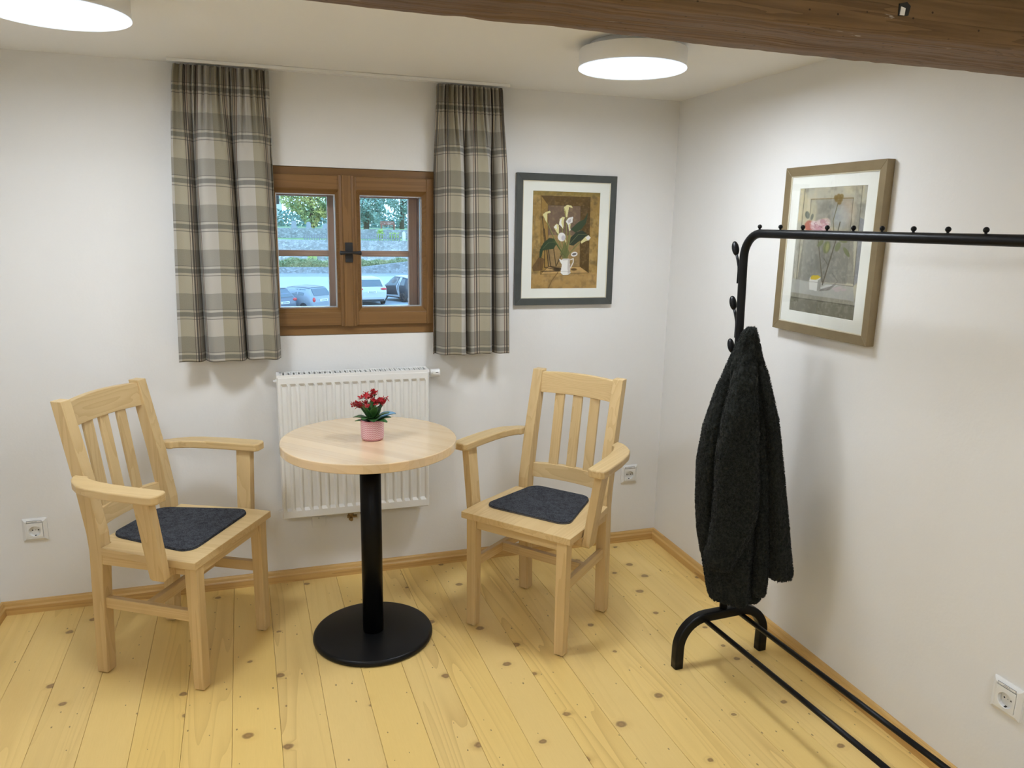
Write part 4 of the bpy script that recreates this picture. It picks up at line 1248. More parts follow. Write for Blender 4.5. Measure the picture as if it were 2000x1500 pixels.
MB().lathe([(0.001, 0.0), (0.0335, 0.0), (0.0365, 0.002), (0.0385, 0.008), (0.0395, 0.012), (0.0400, 0.040), (0.0402, 0.068), (0.0402, 0.0715), (0.0392, 0.0725), (0.0378, 0.0715), (0.0372, 0.058), (0.001, 0.058)], n=64).build('pot', M['pot'], plant)
M['soil'] = plain('potting_soil', (0.03, 0.018, 0.01), 0.95, bump=0.6, bscale=300)
MB().lathe([(0.001, 0.0582), (0.037, 0.0582), (0.0368, 0.064), (0.02, 0.066), (0.001, 0.0665)], n=32).build('soil', M['soil'], plant)
M['leaf'] = leaf_mat('succulent_leaf', (0.020, 0.075, 0.018), (0.055, 0.14, 0.035), 30, 0.35)
M['petal'] = leaf_mat('red_petal', (0.36, 0.010, 0.018), (0.55, 0.028, 0.035), 60, 0.5)
M['stem'] = plain('green_stem', (0.06, 0.11, 0.035), 0.5)
M['eye'] = plain('flower_eye', (0.62, 0.30, 0.18), 0.6)
def leaf(az, el, L_, w_, base, curl=0.5, cup=0.25):
    """broad fleshy leaf with a little thickness"""
    n, m_ = 9, 5
    d = Vector((math.cos(az), math.sin(az), 0)); side = Vector((-math.sin(az), math.cos(az), 0)); up = Vector((0, 0, 1))
    top, bot = [], []
    p = Vector(base); e = el
    for i in range(n):
        s_ = i / (n - 1)
        if i:
            p = p + (d * math.cos(e) + up * math.sin(e)) * (L_ / (n - 1))
            e -= curl / (n - 1)
        nn = (up * math.cos(e) - d * math.sin(e))
        w2 = w_ * (math.sin(math.pi * min(1, 0.10 + 0.86 * s_ ** 0.8)) ** 0.75)
        rt, rb_ = [], []
        for k in range(m_):
            q = -1 + 2 * k / (m_ - 1)
            c = p + side * (q * w2) + nn * (cup * w2 * q * q)
            th = 0.0012 * (1 - 0.8 * q * q)
            rt.append(c + nn * th); rb_.append(c - nn * th)
        top.append(rt); bot.append(rb_)
    mb_ = MB()
    mb_.rings([rt + rb_[::-1] for rt, rb_ in zip(top, bot)], True, True)
    return mb_
def az_px(r_, d_):          # right in the photo / away from the viewer
    a = YAW
    return math.atan2(r_ * math.sin(a) + d_ * math.cos(a), r_ * math.cos(a) - d_ * math.sin(a))
er = lambda a_: az_px(math.cos(math.radians(a_)), math.sin(math.radians(a_)))
leaves = [(180, 0.50, 0.058, 0.016, 0.7, 0.070), (195, 0.22, 0.050, 0.012, 0.35, 0.068), (215, 0.75, 0.052, 0.019, 0.8, 0.072), (250, 0.70, 0.055, 0.021, 0.9, 0.072), (285, 0.55, 0.056, 0.021, 0.8, 0.071),
          (325, 0.35, 0.062, 0.017, 0.5, 0.068), (5, 0.38, 0.058, 0.017, 0.4, 0.070), (350, 0.75, 0.060, 0.018, 0.6, 0.074), (30, 1.10, 0.070, 0.014, 0.25, 0.076), (15, 1.20, 0.082, 0.011, 0.2, 0.078), (70, 0.9, 0.058, 0.018, 0.6, 0.074),
          (120, 0.8, 0.060, 0.019, 0.6, 0.074), (155, 1.0, 0.062, 0.017, 0.5, 0.076), (230, 1.15, 0.056, 0.016, 0.4, 0.082), (300, 1.15, 0.056, 0.016, 0.5, 0.084), (100, 1.2, 0.066, 0.015, 0.4, 0.080), (200, 1.25, 0.050, 0.014, 0.3, 0.088)]
for a_, e_, L_, w_, cu, z0 in leaves:
    az = er(a_)
    leaf(az, e_, L_, w_, (0.010 * math.cos(az), 0.010 * math.sin(az), z0 - 0.004), cu).build('leaf', M['leaf'], plant)
fm = MB()
for k in range(4):
    a = k * math.pi / 2
    c, s_ = math.cos(a), math.sin(a)
    pts = [(0.0006, 0), (0.0028, 0.0022), (0.0058, 0.0016), (0.0072, 0), (0.0058, -0.0016), (0.0028, -0.0022)]
    up_ = [(x * c - y * s_, x * s_ + y * c, 0.0008 + 0.0016 * (x / 0.007)) for x, y in pts]
    dn_ = [(x, y, z - 0.0005) for x, y, z in up_]
    fm.rings([dn_, up_], True, False)
flower_me = None
rf = random.Random(5)
clusters = [(-0.020, 0.0, 0.158, 0.022, 18), (0.010, 0.004, 0.166, 0.017, 14), (-0.050, 0.004, 0.124, 0.019, 15), (0.018, -0.006, 0.138, 0.021, 18), (0.042, 0.002, 0.143, 0.016, 12), (-0.016, -0.010, 0.130, 0.014, 7)]
rv = Vector((math.cos(YAW), math.sin(YAW), 0)); dv = Vector((-math.sin(YAW), math.cos(YAW), 0))
for cr_, cd_, cz_, rad, cnt in clusters:
    cc = rv * cr_ + dv * cd_ + Vector((0, 0, cz_))
    MB().tube([Vector((rf.uniform(-0.006, 0.006), rf.uniform(-0.006, 0.006), 0.074)), cc * 0.5 + Vector((0, 0, 0.045)), cc - Vector((0, 0, 0.012))], [0.0020, 0.0017, 0.0013], 8).build('stem', M['stem'], plant)
    tw = MB()
    for k in range(cnt):
        a = rf.uniform(0, 2 * math.pi); q = math.sqrt(rf.random()) * rad
        off = rv * (q * math.cos(a)) + dv * (q * math.sin(a) * 0.8) + Vector((0, 0, rf.uniform(-0.010, 0.007) - q * 0.15))
        pos = cc + off
        tw.tube([cc - Vector((0, 0, 0.012)), cc + off * 0.6 - Vector((0, 0, 0.004)), pos - Vector((0, 0, 0.0006))], 0.0007, 5)
        if flower_me is None:
            fo = fm.build('flower', M['petal'], plant); flower_me = fo
        else:
            fo = flower_me.copy(); COL.objects.link(fo)
        fo.location = pos; q_ = rf.uniform(1.35, 1.75); fo.scale = (q_, q_, q_)
        fo.rotation_euler = (rf.uniform(-1.0, 1.0), rf.uniform(-1.0, 1.0), rf.uniform(0, 3))
    tw.build('flower_stalks', M['stem'], plant)
# blue plastic care tag stuck into the pot, bent over the rim
t = NT('blue_plastic')
t.set((0.30, 0.58, 0.85), 0.15)
t.b.inputs['Transmission Weight'].default_value = 0.35
M['blue'] = t.m
leaf(er(18), 0.50, 0.066, 0.025, rv * 0.018 + dv * 0.012 + Vector((0, 0, 0.068)), 0.55, 0.35).build('care_tag', M['blue'], plant)

# ------------------------------------------------------------------ coat rack
RA = math.radians(3.3)
rack = thing('coat_rack', 'black tubular coat rack with pegs and a double base bar along the side wall', 'coat rack', (-0.287, -1.030, 0), RA)
# local: x towards the wall, -y along the rack
LEN = 1.075
def arch(y):
    r, hx, zt = 0.105, 0.178, 0.178
    pts = [(-hx, y, 0.001), (-hx, y, 0.04)]
    pts += [(-hx + r - r * math.cos(math.radians(a)), y, zt - r + r * math.sin(math.radians(a))) for a in range(0, 91, 9)]
    pts += [(hx - r + r * math.sin(math.radians(a)), y, zt - r + r * math.cos(math.radians(a))) for a in range(0, 91, 9)]
    pts += [(hx, y, 0.04), (hx, y, 0.001)]
    return MB().tube(pts, 0.0165, 16, True, True)
for y in (0.0, -LEN):
    arch(y).build('foot_arch', M['black'], rack)
# the upright, the top bar and the other upright are one bent tube
ZB, rB = 1.4945, 0.075
lean = 0.045
pts = [(0.0, 0.0, 0.180), (0.0, lean * 0.5, 0.80), (0.0, lean, ZB - rB - 0.02)]
pts += [(0.0, lean - rB + rB * math.cos(math.radians(a)), ZB - rB + rB * math.sin(math.radians(a))) for a in range(0, 91, 9)]
y2 = -LEN - lean
pts += [(0.0, y2 + rB - rB * math.sin(math.radians(a)), ZB - rB + rB * math.cos(math.radians(a))) for a in range(0, 91, 9)]
pts += [(0.0, y2, ZB - rB - 0.02), (0.0, y2 + lean * 0.5, 0.80), (0.0, -LEN, 0.180)]
MB().tube(pts, 0.0135, 18).build('main_tube', M['black'], rack)
for xx in (-0.070, 0.078):
    MB().tube([(xx, 0.004, 0.1575), (xx, -LEN - 0.004, 0.1575)], 0.0088, 14).build('base_bar', M['black'], rack)
peg0 = None
for k in range(11):
    yy = 0.0 - 0.021 - k * 0.0957
    if peg0 is None:
        pm = MB().tube([(0, 0, 0.010), (0, 0, 0.018)], 0.0032, 10)
        pm.ball((0, 0, 0.0215), 0.0068, 8)
        peg0 = pm.build('peg', M['black'], rack); peg0.location = (0, yy, ZB)
    else:
        pg = peg0.copy(); COL.objects.link(pg); pg.location = (0, yy, ZB)
def hook(z, yb):
    h = MB()
    h.box((-0.009, yb + 0.0120, z - 0.050), (0.009, yb + 0.0165, z - 0.002))
    h.tube([(0, yb + 0.0165, z - 0.048), (0, yb + 0.0200, z - 0.020), (0, yb + 0.0225, z + 0.004), (0, yb + 0.031, z + 0.026), (0, yb + 0.040, z + 0.045)], 0.0045, 10)
    o = h.build('hook', M['black'], rack, 0)
    kn = MB().ball((0, 0, 0), 0.0125, 10, (0.95, 0.95, 2.0)).build('hook_knob', M['black'], o)
    kn.location = (0, yb + 0.0475, z + 0.062)
    kn.rotation_euler = (math.radians(-20), 0, 0)
    return o
hook(1.382, 0.044); hook(1.203, 0.034); hook(1.060, 0.027)
# ------------------------------------------------------------------ coat
CB = Vector((-0.287, -1.030, 0.0))
ev = Vector((math.cos(YAW), math.sin(YAW), 0)); ed = Vector((-math.sin(YAW), math.cos(YAW), 0))   # across / away
DEPTH = 2.4537
def cpx(u, v):
    """offset across (m) and height (m) of a point of the coat read off a sketch of the coat, about 580 units to the metre"""
    return (u - (1460.6 - 0.0842 * (v - 632.0))) / 596.0, 1.207 - (v - 632.0) / 549.0 * 0.955
t = NT('dark_teddy_fleece')
cn = t.noise(t.coords('Object'), 120, 4, 0.75)
cn2 = t.noise(t.coords('Object'), 9, 3, 0.6)
c = t.ramp(cn, [(0.32, (0.003, 0.0035, 0.003)), (0.70, (0.034, 0.037, 0.031))])
t.set(t.mix(t.math('MULTIPLY', cn2, 0.35), c, (0.014, 0.0145, 0.012)), 0.95, spec=0.05)
t.b.inputs['Sheen Weight'].default_value = 0.06
t.b.inputs['Sheen Roughness'].default_value = 0.6
t.bump(cn, 0.6, 0.004)
M['fleece'] = t.m
coat = thing('teddy_coat', 'long dark green teddy fleece coat hanging on the black coat rack', 'coat', CB)
tex = bpy.data.textures.new('fleece_curls', 'VORONOI')
tex.noise_scale = 0.009; tex.distance_metric = 'DISTANCE'; tex.intensity = 1.0
tex2 = bpy.data.textures.new('fleece_lumps', 'CLOUDS'); tex2.noise_scale = 0.03
rng = np.random.default_rng(12)
def fleece_loft(name, rows, nu, fold, depth0, parent, dens=9000, exp=0.8, hem=True):
    """rows: (v, left u, right u, half depth, centre depth) down the piece; fold(a, s) adds folds to the radius"""
    rows = [(cpx(l, v)[0], cpx(r, v)[0], cpx(l, v)[1], d, c0) for v, l, r, d, c0 in rows]
    zs = np.array([q[2] for q in rows])[::-1]
    def ip(z, k): return np.interp(z, zs, np.array([q[k] for q in rows])[::-1])
    nz_ = max(12, int(abs(zs[-1] - zs[0]) / 0.0055))
    Z = np.linspace(zs[-1], zs[0], nz_)
    a = np.linspace(0, 2 * np.pi, nu, endpoint=False)
    V = []
    for i, z in enumerate(Z):
        s_ = i / (nz_ - 1)
        l, r, d, c0 = ip(z, 0), ip(z, 1), ip(z, 3), ip(z, 4)
        ca, sa = np.cos(a), np.sin(a)
        rr = 1 + fold(a, s_)
        x = (l + r) / 2 + (r - l) / 2 * np.sign(ca) * np.abs(ca) ** exp * np.where(np.abs(ca) > 0.75, 1, rr ** 0.3)
        y = depth0 + c0 + d * np.sign(sa) * np.abs(sa) ** exp * rr
        V.append(np.stack([x, y, np.full_like(x, z)], -1))
    V = np.array(V)
    W_ = V[..., 0:1] * np.array(ev)[None, None] + V[..., 1:2] * np.array(ed)[None, None]
    W_[..., 2] += V[..., 2]
    P = W_.reshape(-1, 3)
    n = nu
    idx = np.arange(nz_ * n).reshape(nz_, n)
    q = np.stack([idx[:-1], np.roll(idx[:-1], -1, 1), np.roll(idx[1:], -1, 1), idx[1:]], -1).reshape(-1, 4)
    faces = q.tolist() + [idx[0].tolist()[::-1], idx[-1].tolist()]
    me = bpy.data.meshes.new(name)
    me.from_pydata(P.tolist(), [], faces)
    me.polygons.foreach_set('use_smooth', [True] * len(faces))
    me.materials.append(M['fleece'])
    bm = bmesh.new(); bm.from_mesh(me); bmesh.ops.recalc_face_normals(bm, faces=bm.faces); bm.to_mesh(me); bm.free()
    o = link(name, me, parent)
    for tx, st in ((tex, 0.0085), (tex2, 0.008)):
        md = o.modifiers.new('curls', 'DISPLACE'); md.texture = tx; md.strength = st; md.mid_level = 0.5; md.texture_coords = 'LOCAL'
    # loose curls of pile standing off the surface
    A = P[q[:, 0]]; B = P[q[:, 1]]; D = P[q[:, 3]]
    N = np.cross(B - A, D - A); ar = np.linalg.norm(N, axis=1); N /= ar[:, None] + 1e-12
    cen = P.reshape(nz_, n, 3).mean(1)
    cz = np.repeat(cen[:-1], n, 0)
    sgn = np.sign(((A - cz) * N).sum(1)); N *= sgn[:, None]
    cnt = int(ar.sum() * dens * 10)
    pick = rng.choice(len(q), cnt, p=ar / ar.sum())
    f1, f2 = rng.random((cnt, 1)), rng.random((cnt, 1))
    base = A[pick] + (B[pick] - A[pick]) * f1 + (D[pick] - A[pick]) * f2
    nn = N[pick]
    tang = rng.normal(size=(cnt, 3)); tang -= (tang * nn).sum(1, keepdims=True) * nn; tang /= np.linalg.norm(tang, axis=1, keepdims=True)
    side = np.cross(nn, tang)
    L_ = rng.uniform(0.0025, 0.0060, (cnt, 1)); w_ = rng.uniform(0.0005, 0.0010, (cnt, 1))
    b0 = base - nn * 0.001
    m1 = base + nn * L_ * 0.7 + tang * L_ * 0.3
    tip = base + nn * L_ * 0.75 + tang * L_ * 0.95
    VV = np.stack([b0 - side * w_, b0 + side * w_, m1 - side * w_, m1 + side * w_, tip], 1).reshape(-1, 3)
    k = np.arange(cnt) * 5
    F4 = np.stack([k, k + 1, k + 3, k + 2], -1); F3 = np.stack([k + 2, k + 3, k + 4], -1)
    m2 = bpy.data.meshes.new(name + '_pile')
    m2.from_pydata(VV.tolist(), [], F4.tolist() + F3.tolist())
    m2.materials.append(M['fleece'])
    po = link('fleece_pile', m2, o if parent is coat else parent)
    po['kind'] = 'stuff'
    return o
# main body: narrow at the hook, wide at the waist, hem at the bottom
body_rows = [(636, 1455, 1469, 0.010, -0.02), (650, 1442, 1473, 0.022, -0.02), (690, 1429, 1481, 0.035, -0.02), (740, 1409, 1492, 0.052, -0.01), (800, 1388, 1504, 0.068, 0.0), (880, 1366, 1508, 0.080, 0.0), (960, 1360, 1506, 0.084, 0.0),
             (1060, 1362, 1496, 0.082, 0.0), (1110, 1368, 1488, 0.080, 0.0), (1150, 1374, 1484, 0.077, 0.0), (1172, 1377, 1482, 0.075, 0.0), (1179, 1379, 1480, 0.072, 0.0), (1183, 1384, 1474, 0.066, 0.0)]
fleece_loft('coat_body', body_rows, 220, lambda a, s_: 0.16 * np.cos(5 * a + 0.6 + 1.2 * s_) * min(1, 3 * s_) + 0.07 * np.cos(9 * a + 1.0), -0.02, coat)
# front edge falling on the right
fleece_loft('front_panel', [(640, 1459, 1466, 0.006, 0.075), (668, 1463, 1475, 0.012, 0.065), (720, 1468, 1488, 0.022, 0.03), (800, 1476, 1501, 0.034, 0.0), (900, 1480, 1512, 0.042, 0.0), (1000, 1484, 1522, 0.046, 0.0), (1070, 1486, 1529, 0.046, 0.0), (1100, 1487, 1533, 0.045, 0.0), (1113, 1487, 1531, 0.042, 0.0), (1117, 1489, 1528, 0.038, 0.0)],
            120, lambda a, s_: 0.10 * np.cos(4 * a + 1.5), -0.095, coat)
# narrow fold between the sleeve and the front edge
fleece_loft('front_fold', [(640, 1458, 1464, 0.006, 0.08), (680, 1460, 1471, 0.012, 0.065), (740, 1460, 1476, 0.018, 0.035), (820, 1461, 1480, 0.022, 0.01), (920, 1462, 1483, 0.024, 0.0), (1020, 1462, 1485, 0.024, 0.0), (1100, 1458, 1486, 0.024, 0.0), (1150, 1456, 1483, 0.020, 0.01), (1160, 1459, 1479, 0.014, 0.01)],
            80, lambda a, s_: 0.05 * np.cos(3 * a), -0.098, coat)
# near sleeve hanging in front of the body
fleece_loft('near_sleeve', [(642, 1455, 1462, 0.006, 0.085), (682, 1438, 1463, 0.016, 0.06), (730, 1418, 1464, 0.034, 0.035), (790, 1398, 1461, 0.046, 0.01), (870, 1382, 1460, 0.054, 0.0), (940, 1378, 1462, 0.056, 0.0), (990, 1374, 1458, 0.054, 0.0), (1030, 1368, 1444, 0.050, 0.0), (1065, 1359, 1425, 0.045, 0.0), (1080, 1357, 1416, 0.043, 0.0), (1090, 1360, 1411, 0.041, 0.0), (1094, 1364, 1407, 0.036, 0.0)],
            130, lambda a, s_: 0.06 * np.cos(3 * a + 4 * s_), -0.115, coat)
# far sleeve showing along the right outline
fleece_loft('far_sleeve', [(700, 1470, 1479, 0.010, -0.01), (745, 1476, 1491, 0.020, 0.0), (790, 1480, 1505, 0.032, 0.0), (840, 1486, 1514, 0.038, 0.0), (900, 1492, 1521, 0.040, 0.0), (950, 1498, 1523, 0.038, 0.0), (985, 1504, 1522, 0.030, 0.0), (992, 1508, 1519, 0.022, 0.0)],
            90, lambda a, s_: 0.04 * np.cos(3 * a), -0.005, coat)
# back edge fold along the left outline
fleece_loft('back_fold', [(650, 1444, 1456, 0.008, 0.0), (700, 1420, 1440, 0.018, 0.0), (760, 1394, 1424, 0.034, 0.0), (830, 1370, 1410, 0.046, 0.0), (900, 1357, 1396, 0.050, 0.0), (980, 1354, 1390, 0.050, 0.0), (1040, 1356, 1388, 0.046, 0.0), (1085, 1362, 1388, 0.036, 0.0), (1100, 1368, 1386, 0.026, 0.0)],
            100, lambda a, s_: 0.05 * np.cos(4 * a), -0.03, coat)

# ================================================================== outside the window
G = -3.30
M['asphalt'] = plain('pale_asphalt', (0.26, 0.26, 0.26), 0.95, var=0.12, scale=0.4)
M['road'] = plain('road_surface', (0.38, 0.39, 0.38), 0.95, var=0.05, scale=0.3)
M['stone'] = stone_mat('rubble_stone', (0.22, 0.22, 0.22), (0.36, 0.36, 0.35), 3.6)
M['stone2'] = stone_mat('low_wall_stone', (0.25, 0.25, 0.25), (0.34, 0.34, 0.33), 4.2)
M['grass'] = leaf_mat('grass', (0.10, 0.19, 0.05), (0.24, 0.30, 0.09), 0.6)
M['hedge'] = leaf_mat('hedge_leaf', (0.15, 0.23, 0.10), (0.40, 0.37, 0.17), 0.9)
M['tree1'] = leaf_mat('autumn_leaf', (0.15, 0.28, 0.13), (0.60, 0.50, 0.15), 0.55)
M['tree2'] = leaf_mat('green_leaf', (0.16, 0.30, 0.24), (0.32, 0.45, 0.36), 0.6)
M['bush'] = leaf_mat('yellow_green_leaf', (0.34, 0.46, 0.10), (0.55, 0.60, 0.18), 1.5)
M['bark'] = plain('bark', (0.10, 0.075, 0.05), 0.9, var=0.2)
M['fence'] = plain('weathered_fence', (0.21, 0.21, 0.21), 0.8)
M['redwood'] = plain('red_brown_bench', (0.30, 0.10, 0.06), 0.7)
M['church'] = plain('church_render', (0.55, 0.52, 0.46), 0.9)
M['tyre'] = plain('tyre_rubber', (0.02, 0.02, 0.022), 0.8)
M['alloy'] = plain('alloy_rim', (0.45, 0.46, 0.48), 0.3, 0.7)
M['carglass'] = plain('car_glass', (0.07, 0.09, 0.10), 0.06, spec=0.8)
M['tail'] = plain('tail_lamp', (0.55, 0.03, 0.03), 0.2)
M['plate'] = plain('number_plate', (0.80, 0.80, 0.80), 0.5)

gr = MB().box((-60, 0.6, G - 0.3), (80, 72.0, G)).build('ground_outside', M['asphalt']); struct(gr, 'parking area below the window')
gr['label'] = 'parking area below the window'
rd = MB().prism([(-60, 50.0), (80, 53.0), (80, 66.0), (-60, 64.0)], lambda p, z: (p[0], p[1], z), G, G + 0.02).build('road', M['road']); struct(rd, 'pale road beyond the parked cars')
up = MB().box((-60, 77.2, G), (90, 160, -0.45)).build('upper_terrace', M['grass']); struct(up, 'raised grass terrace behind the retaining wall')
yd = MB().box((-60, 86.6, -0.45), (90, 160, 0.60)).build('churchyard_ground', M['grass']); struct(yd, 'raised churchyard ground above the terrace wall')
tag(MB().hexa([(-40, 69.9, G), (6.5, 69.9, G), (6.5, 70.4, G), (-40, 70.4, G)], [(-40, 69.9, -2.83), (6.5, 69.9, -2.76), (6.5, 70.4, -2.76), (-40, 70.4, -2.83)]).build('low_stone_wall', M['stone2']), 'low grey stone wall running along the road below the hedge', 'wall')
tag(MB().hexa([(6.52, 69.9, G), (40, 69.9, G), (40, 70.3, G), (6.52, 70.3, G)], [(6.52, 69.9, -2.76), (40, 69.9, 1.2), (40, 70.3, 1.2), (6.52, 70.3, -2.76)]).build('ramp_wall', M['stone2']), 'grey stone ramp wall rising to the right behind the parked cars', 'wall')
tag(MB().box((-40, 76.2, G), (70, 77.0, -0.42)).build('retaining_wall', M['stone'], None), 'tall rubble stone retaining wall behind the hedge', 'wall')
tag(MB().box((-40, 86.0, -0.45), (70, 86.5, 0.62)).build('terrace_wall', M['stone'], None), 'upper grey terrace wall behind the picket fence', 'wall')

def foliage(name, mat, c, rad, cnt, size, parent=None, seed=1, shell=0.55):
    r_ = np.random.default_rng(seed)
    d = r_.normal(size=(cnt, 3)); d /= np.linalg.norm(d, axis=1, keepdims=True)
    rr = shell + (1 - shell) * r_.random((cnt, 1)) ** 0.6
    lump = 1 + 0.14 * np.sin(5 * d[:, :1] + seed) * np.cos(4 * d[:, 2:3] + 2 * seed) + 0.10 * np.sin(11 * d[:, 2:3] + 9 * d[:, :1])
    p = np.array(c) + d * rr * lump * np.array(rad)
    a = r_.normal(size=(cnt, 3)); a /= np.linalg.norm(a, axis=1, keepdims=True)
    b = np.cross(a, r_.normal(size=(cnt, 3))); b /= np.linalg.norm(b, axis=1, keepdims=True)
    s_ = size * r_.uniform(0.6, 1.3, (cnt, 1))
    V = np.stack([p - a * s_, p + b * s_ * 0.55, p + a * s_, p - b * s_ * 0.55], 1).reshape(-1, 3)
    F = np.arange(cnt * 4).reshape(-1, 4)
    me = bpy.data.meshes.new(name)
    me.from_pydata(V.tolist(), [], F.tolist())
    me.materials.append(mat)
    return link(name, me, parent)
def tree(label, loc, h, crown_c, rad, mat, cnt, seed, size=0.16):
    root = thing('leafy_tree', label, 'tree', loc, 0, 'trees on the terrace')
    tr = MB().tube([(0, 0, -0.02), (0.1, 0, h * 0.35), (0.0, 0.1, h * 0.7), (0.1, 0.0, h)], [0.34, 0.26, 0.2, 0.08], 10)
    rt = random.Random(seed)
    for k in range(7):
        a = rt.uniform(0, 6.28); z = h * rt.uniform(0.35, 0.8)
        tr.tube([(0.05, 0.05, z), (math.cos(a) * rad[0] * 0.4, math.sin(a) * rad[1] * 0.4, z + 0.7), (math.cos(a) * rad[0] * 0.8, math.sin(a) * rad[1] * 0.8, z + rt.uniform(0.6, 1.6))], [0.12, 0.08, 0.03], 6)
    tr.build('trunk', M['bark'], root)
    f = foliage('foliage', mat, crown_c, rad, cnt, size, root, seed); f['kind'] = 'stuff'
    return root
tree('large tree with yellowing lower leaves, seen through the left window wing', (3.6, 92, 0.60), 7.0, (0.2, 0, 4.0), (3.4, 3.0, 3.4), M['tree1'], 9000, 2, 0.17)
tree('bluish green tree filling the top of the right window wing', (10.2, 93, 0.60), 7.5, (0, 0, 4.0), (2.6, 2.6, 3.5), M['tree2'], 8000, 5, 0.16)
tree('thin tree right of the bench, behind the right window wing', (15.6, 99, 0.60), 7.0, (0, 0, 4.6), (2.4, 2.4, 3.1), M['tree2'], 4200, 8, 0.15)
tree('tree far behind the terrace wall, left of the church tower', (-6.0, 104, 0.60), 7.0, (0, 0, 4.0), (5.0, 3.0, 4.2), M['tree2'], 5000, 9, 0.22)
M['wood_far'] = leaf_mat('distant_leaf', (0.14, 0.26, 0.22), (0.26, 0.38, 0.30), 0.4)
wd = foliage('distant_wood', M['wood_far'], (6, 112, 0.6), (34, 5, 2.6), 22000, 0.22, None, 15, 0.3)
wd['kind'] = 'stuff'; tag(wd, 'low bluish green wood far behind the terrace trees', 'wood')
hedge = thing('hedge', 'long clipped hedge with browning tips above the low stone wall', 'hedge', (0, 71.5, G))
MB().box((-30, -0.7, 0.3), (40, 0.9, 1.0)).build('hedge_core', M['hedge'], hedge)
r_ = np.random.default_rng(31)
cnt = 26000
px_ = r_.uniform(-12, 24, cnt); py_ = r_.uniform(-1.0, 1.0, cnt); pz_ = 0.45 + r_.random(cnt) * (0.75 + 0.10 * np.sin(px_ * 1.3) + 0.08 * np.sin(px_ * 3.1))
pp = np.stack([px_, py_, pz_], -1)
a = r_.normal(size=(cnt, 3)); a /= np.linalg.norm(a, axis=1, keepdims=True); b = np.cross(a, r_.normal(size=(cnt, 3))); b /= np.linalg.norm(b, axis=1, keepdims=True)
s_ = r_.uniform(0.05, 0.12, (cnt, 1))
V = np.stack([pp - a * s_, pp + b * s_ * 0.6, pp + a * s_, pp - b * s_ * 0.6], 1).reshape(-1, 3)
me = bpy.data.meshes.new('hedge_leaves'); me.from_pydata(V.tolist(), [], np.arange(cnt * 4).reshape(-1, 4).tolist()); me.materials.append(M['hedge'])
ho = link('hedge_leaves', me, hedge); ho['kind'] = 'stuff'
def bush(label, loc, rad, mat, seed, cnt=500):
    root = thing('bush', label, 'bush', loc, 0, 'bushes by the fence')
    foliage('foliage', mat, (0, 0, rad[2] * 0.9), rad, cnt, 0.09, root, seed, 0.2)['kind'] = 'stuff'
    MB().tube([(0, 0, -0.02), (0.02, 0, rad[2])], 0.03, 6).build('stem', M['bark'], root)
bush('yellow-green bush on the terrace left of the other, seen through the right wing', (9.9, 79, -0.45), (0.42, 0.4, 0.62), M['bush'], 3)
bush('rounder yellow-green bush on the terrace nearer the white post', (11.4, 79, -0.45), (0.75, 0.5, 0.48), M['bush'], 4)
bush('green shrub growing against the retaining wall, seen through the left wing', (5.0, 75.3, G), (1.1, 0.6, 1.1), M['tree2'], 6, 1400)
bush('yellow-green creeper on the retaining wall near the church side', (2.6, 75.6, G), (0.5, 0.4, 1.0), M['bush'], 7, 500)
# picket fences
def fence(label, x0, x1, y, z0, z1, pitch):
    root = thing('picket_fence', label, 'fence', (x0, y, z0), 0, 'picket fences on the wall')
    n = int((x1 - x0) / pitch)
    for zz in (0.18, (z1 - z0) * 0.75):
        MB().box((0, 0.03, zz), (x1 - x0, 0.07, zz + 0.07)).build('fence_rail', M['fence'], root)
    first = None
    hh = z1 - z0
    for k in range(n + 1):
        if first is None:
            first = MB().prism([(-0.055, 0.0), (0.055, 0.0), (0.055, hh - 0.06), (0, hh), (-0.055, hh - 0.06)], lambda p, t_: (p[0], t_, p[1]), 0.0, 0.03).build('picket', M['fence'], root)
        else:
            o = first.copy(); COL.objects.link(o); o.location = (k * pitch, 0, 0)
    return root
fence('grey picket fence on the wall, seen through the right window wing', 7.2, 11.7, 76.6, -0.42, 0.36, 0.27)
fence('grey picket fence on the wall, seen through the left window wing', 2.0, 6.4, 76.6, -0.42, 0.16, 0.24)
tag(MB().prism([(-0.16, 0), (0.16, 0), (0.16, 0.85), (0, 0.98), (-0.16, 0.85)], lambda p, t_: (12.0 + p[0], 76.4 + t_, -0.42 + p[1]), 0, 0.32).build('gate_post', M['church']), 'pale gate post at the right end of the picket fence', 'post')
# bench on the upper terrace
bn = thing('garden_bench', 'red-brown garden bench on the upper terrace under the trees', 'bench', (12.1, 88.2, 0.60))
for sx in (-0.75, 0.75):
    MB().box((sx - 0.05, -0.3, 0), (sx + 0.05, 0.3, 0.62)).build('bench_end', M['redwood'], bn, 0.01)
for k in range(4): MB().box((-0.85, -0.28 + k * 0.13, 0.40), (0.85, -0.17 + k * 0.13, 0.44)).build('seat_slat', M['redwood'], bn)
for k in range(3): MB().box((-0.85, 0.26, 0.56 + k * 0.14), (0.85, 0.30, 0.67 + k * 0.14)).build('back_slat', M['redwood'], bn)
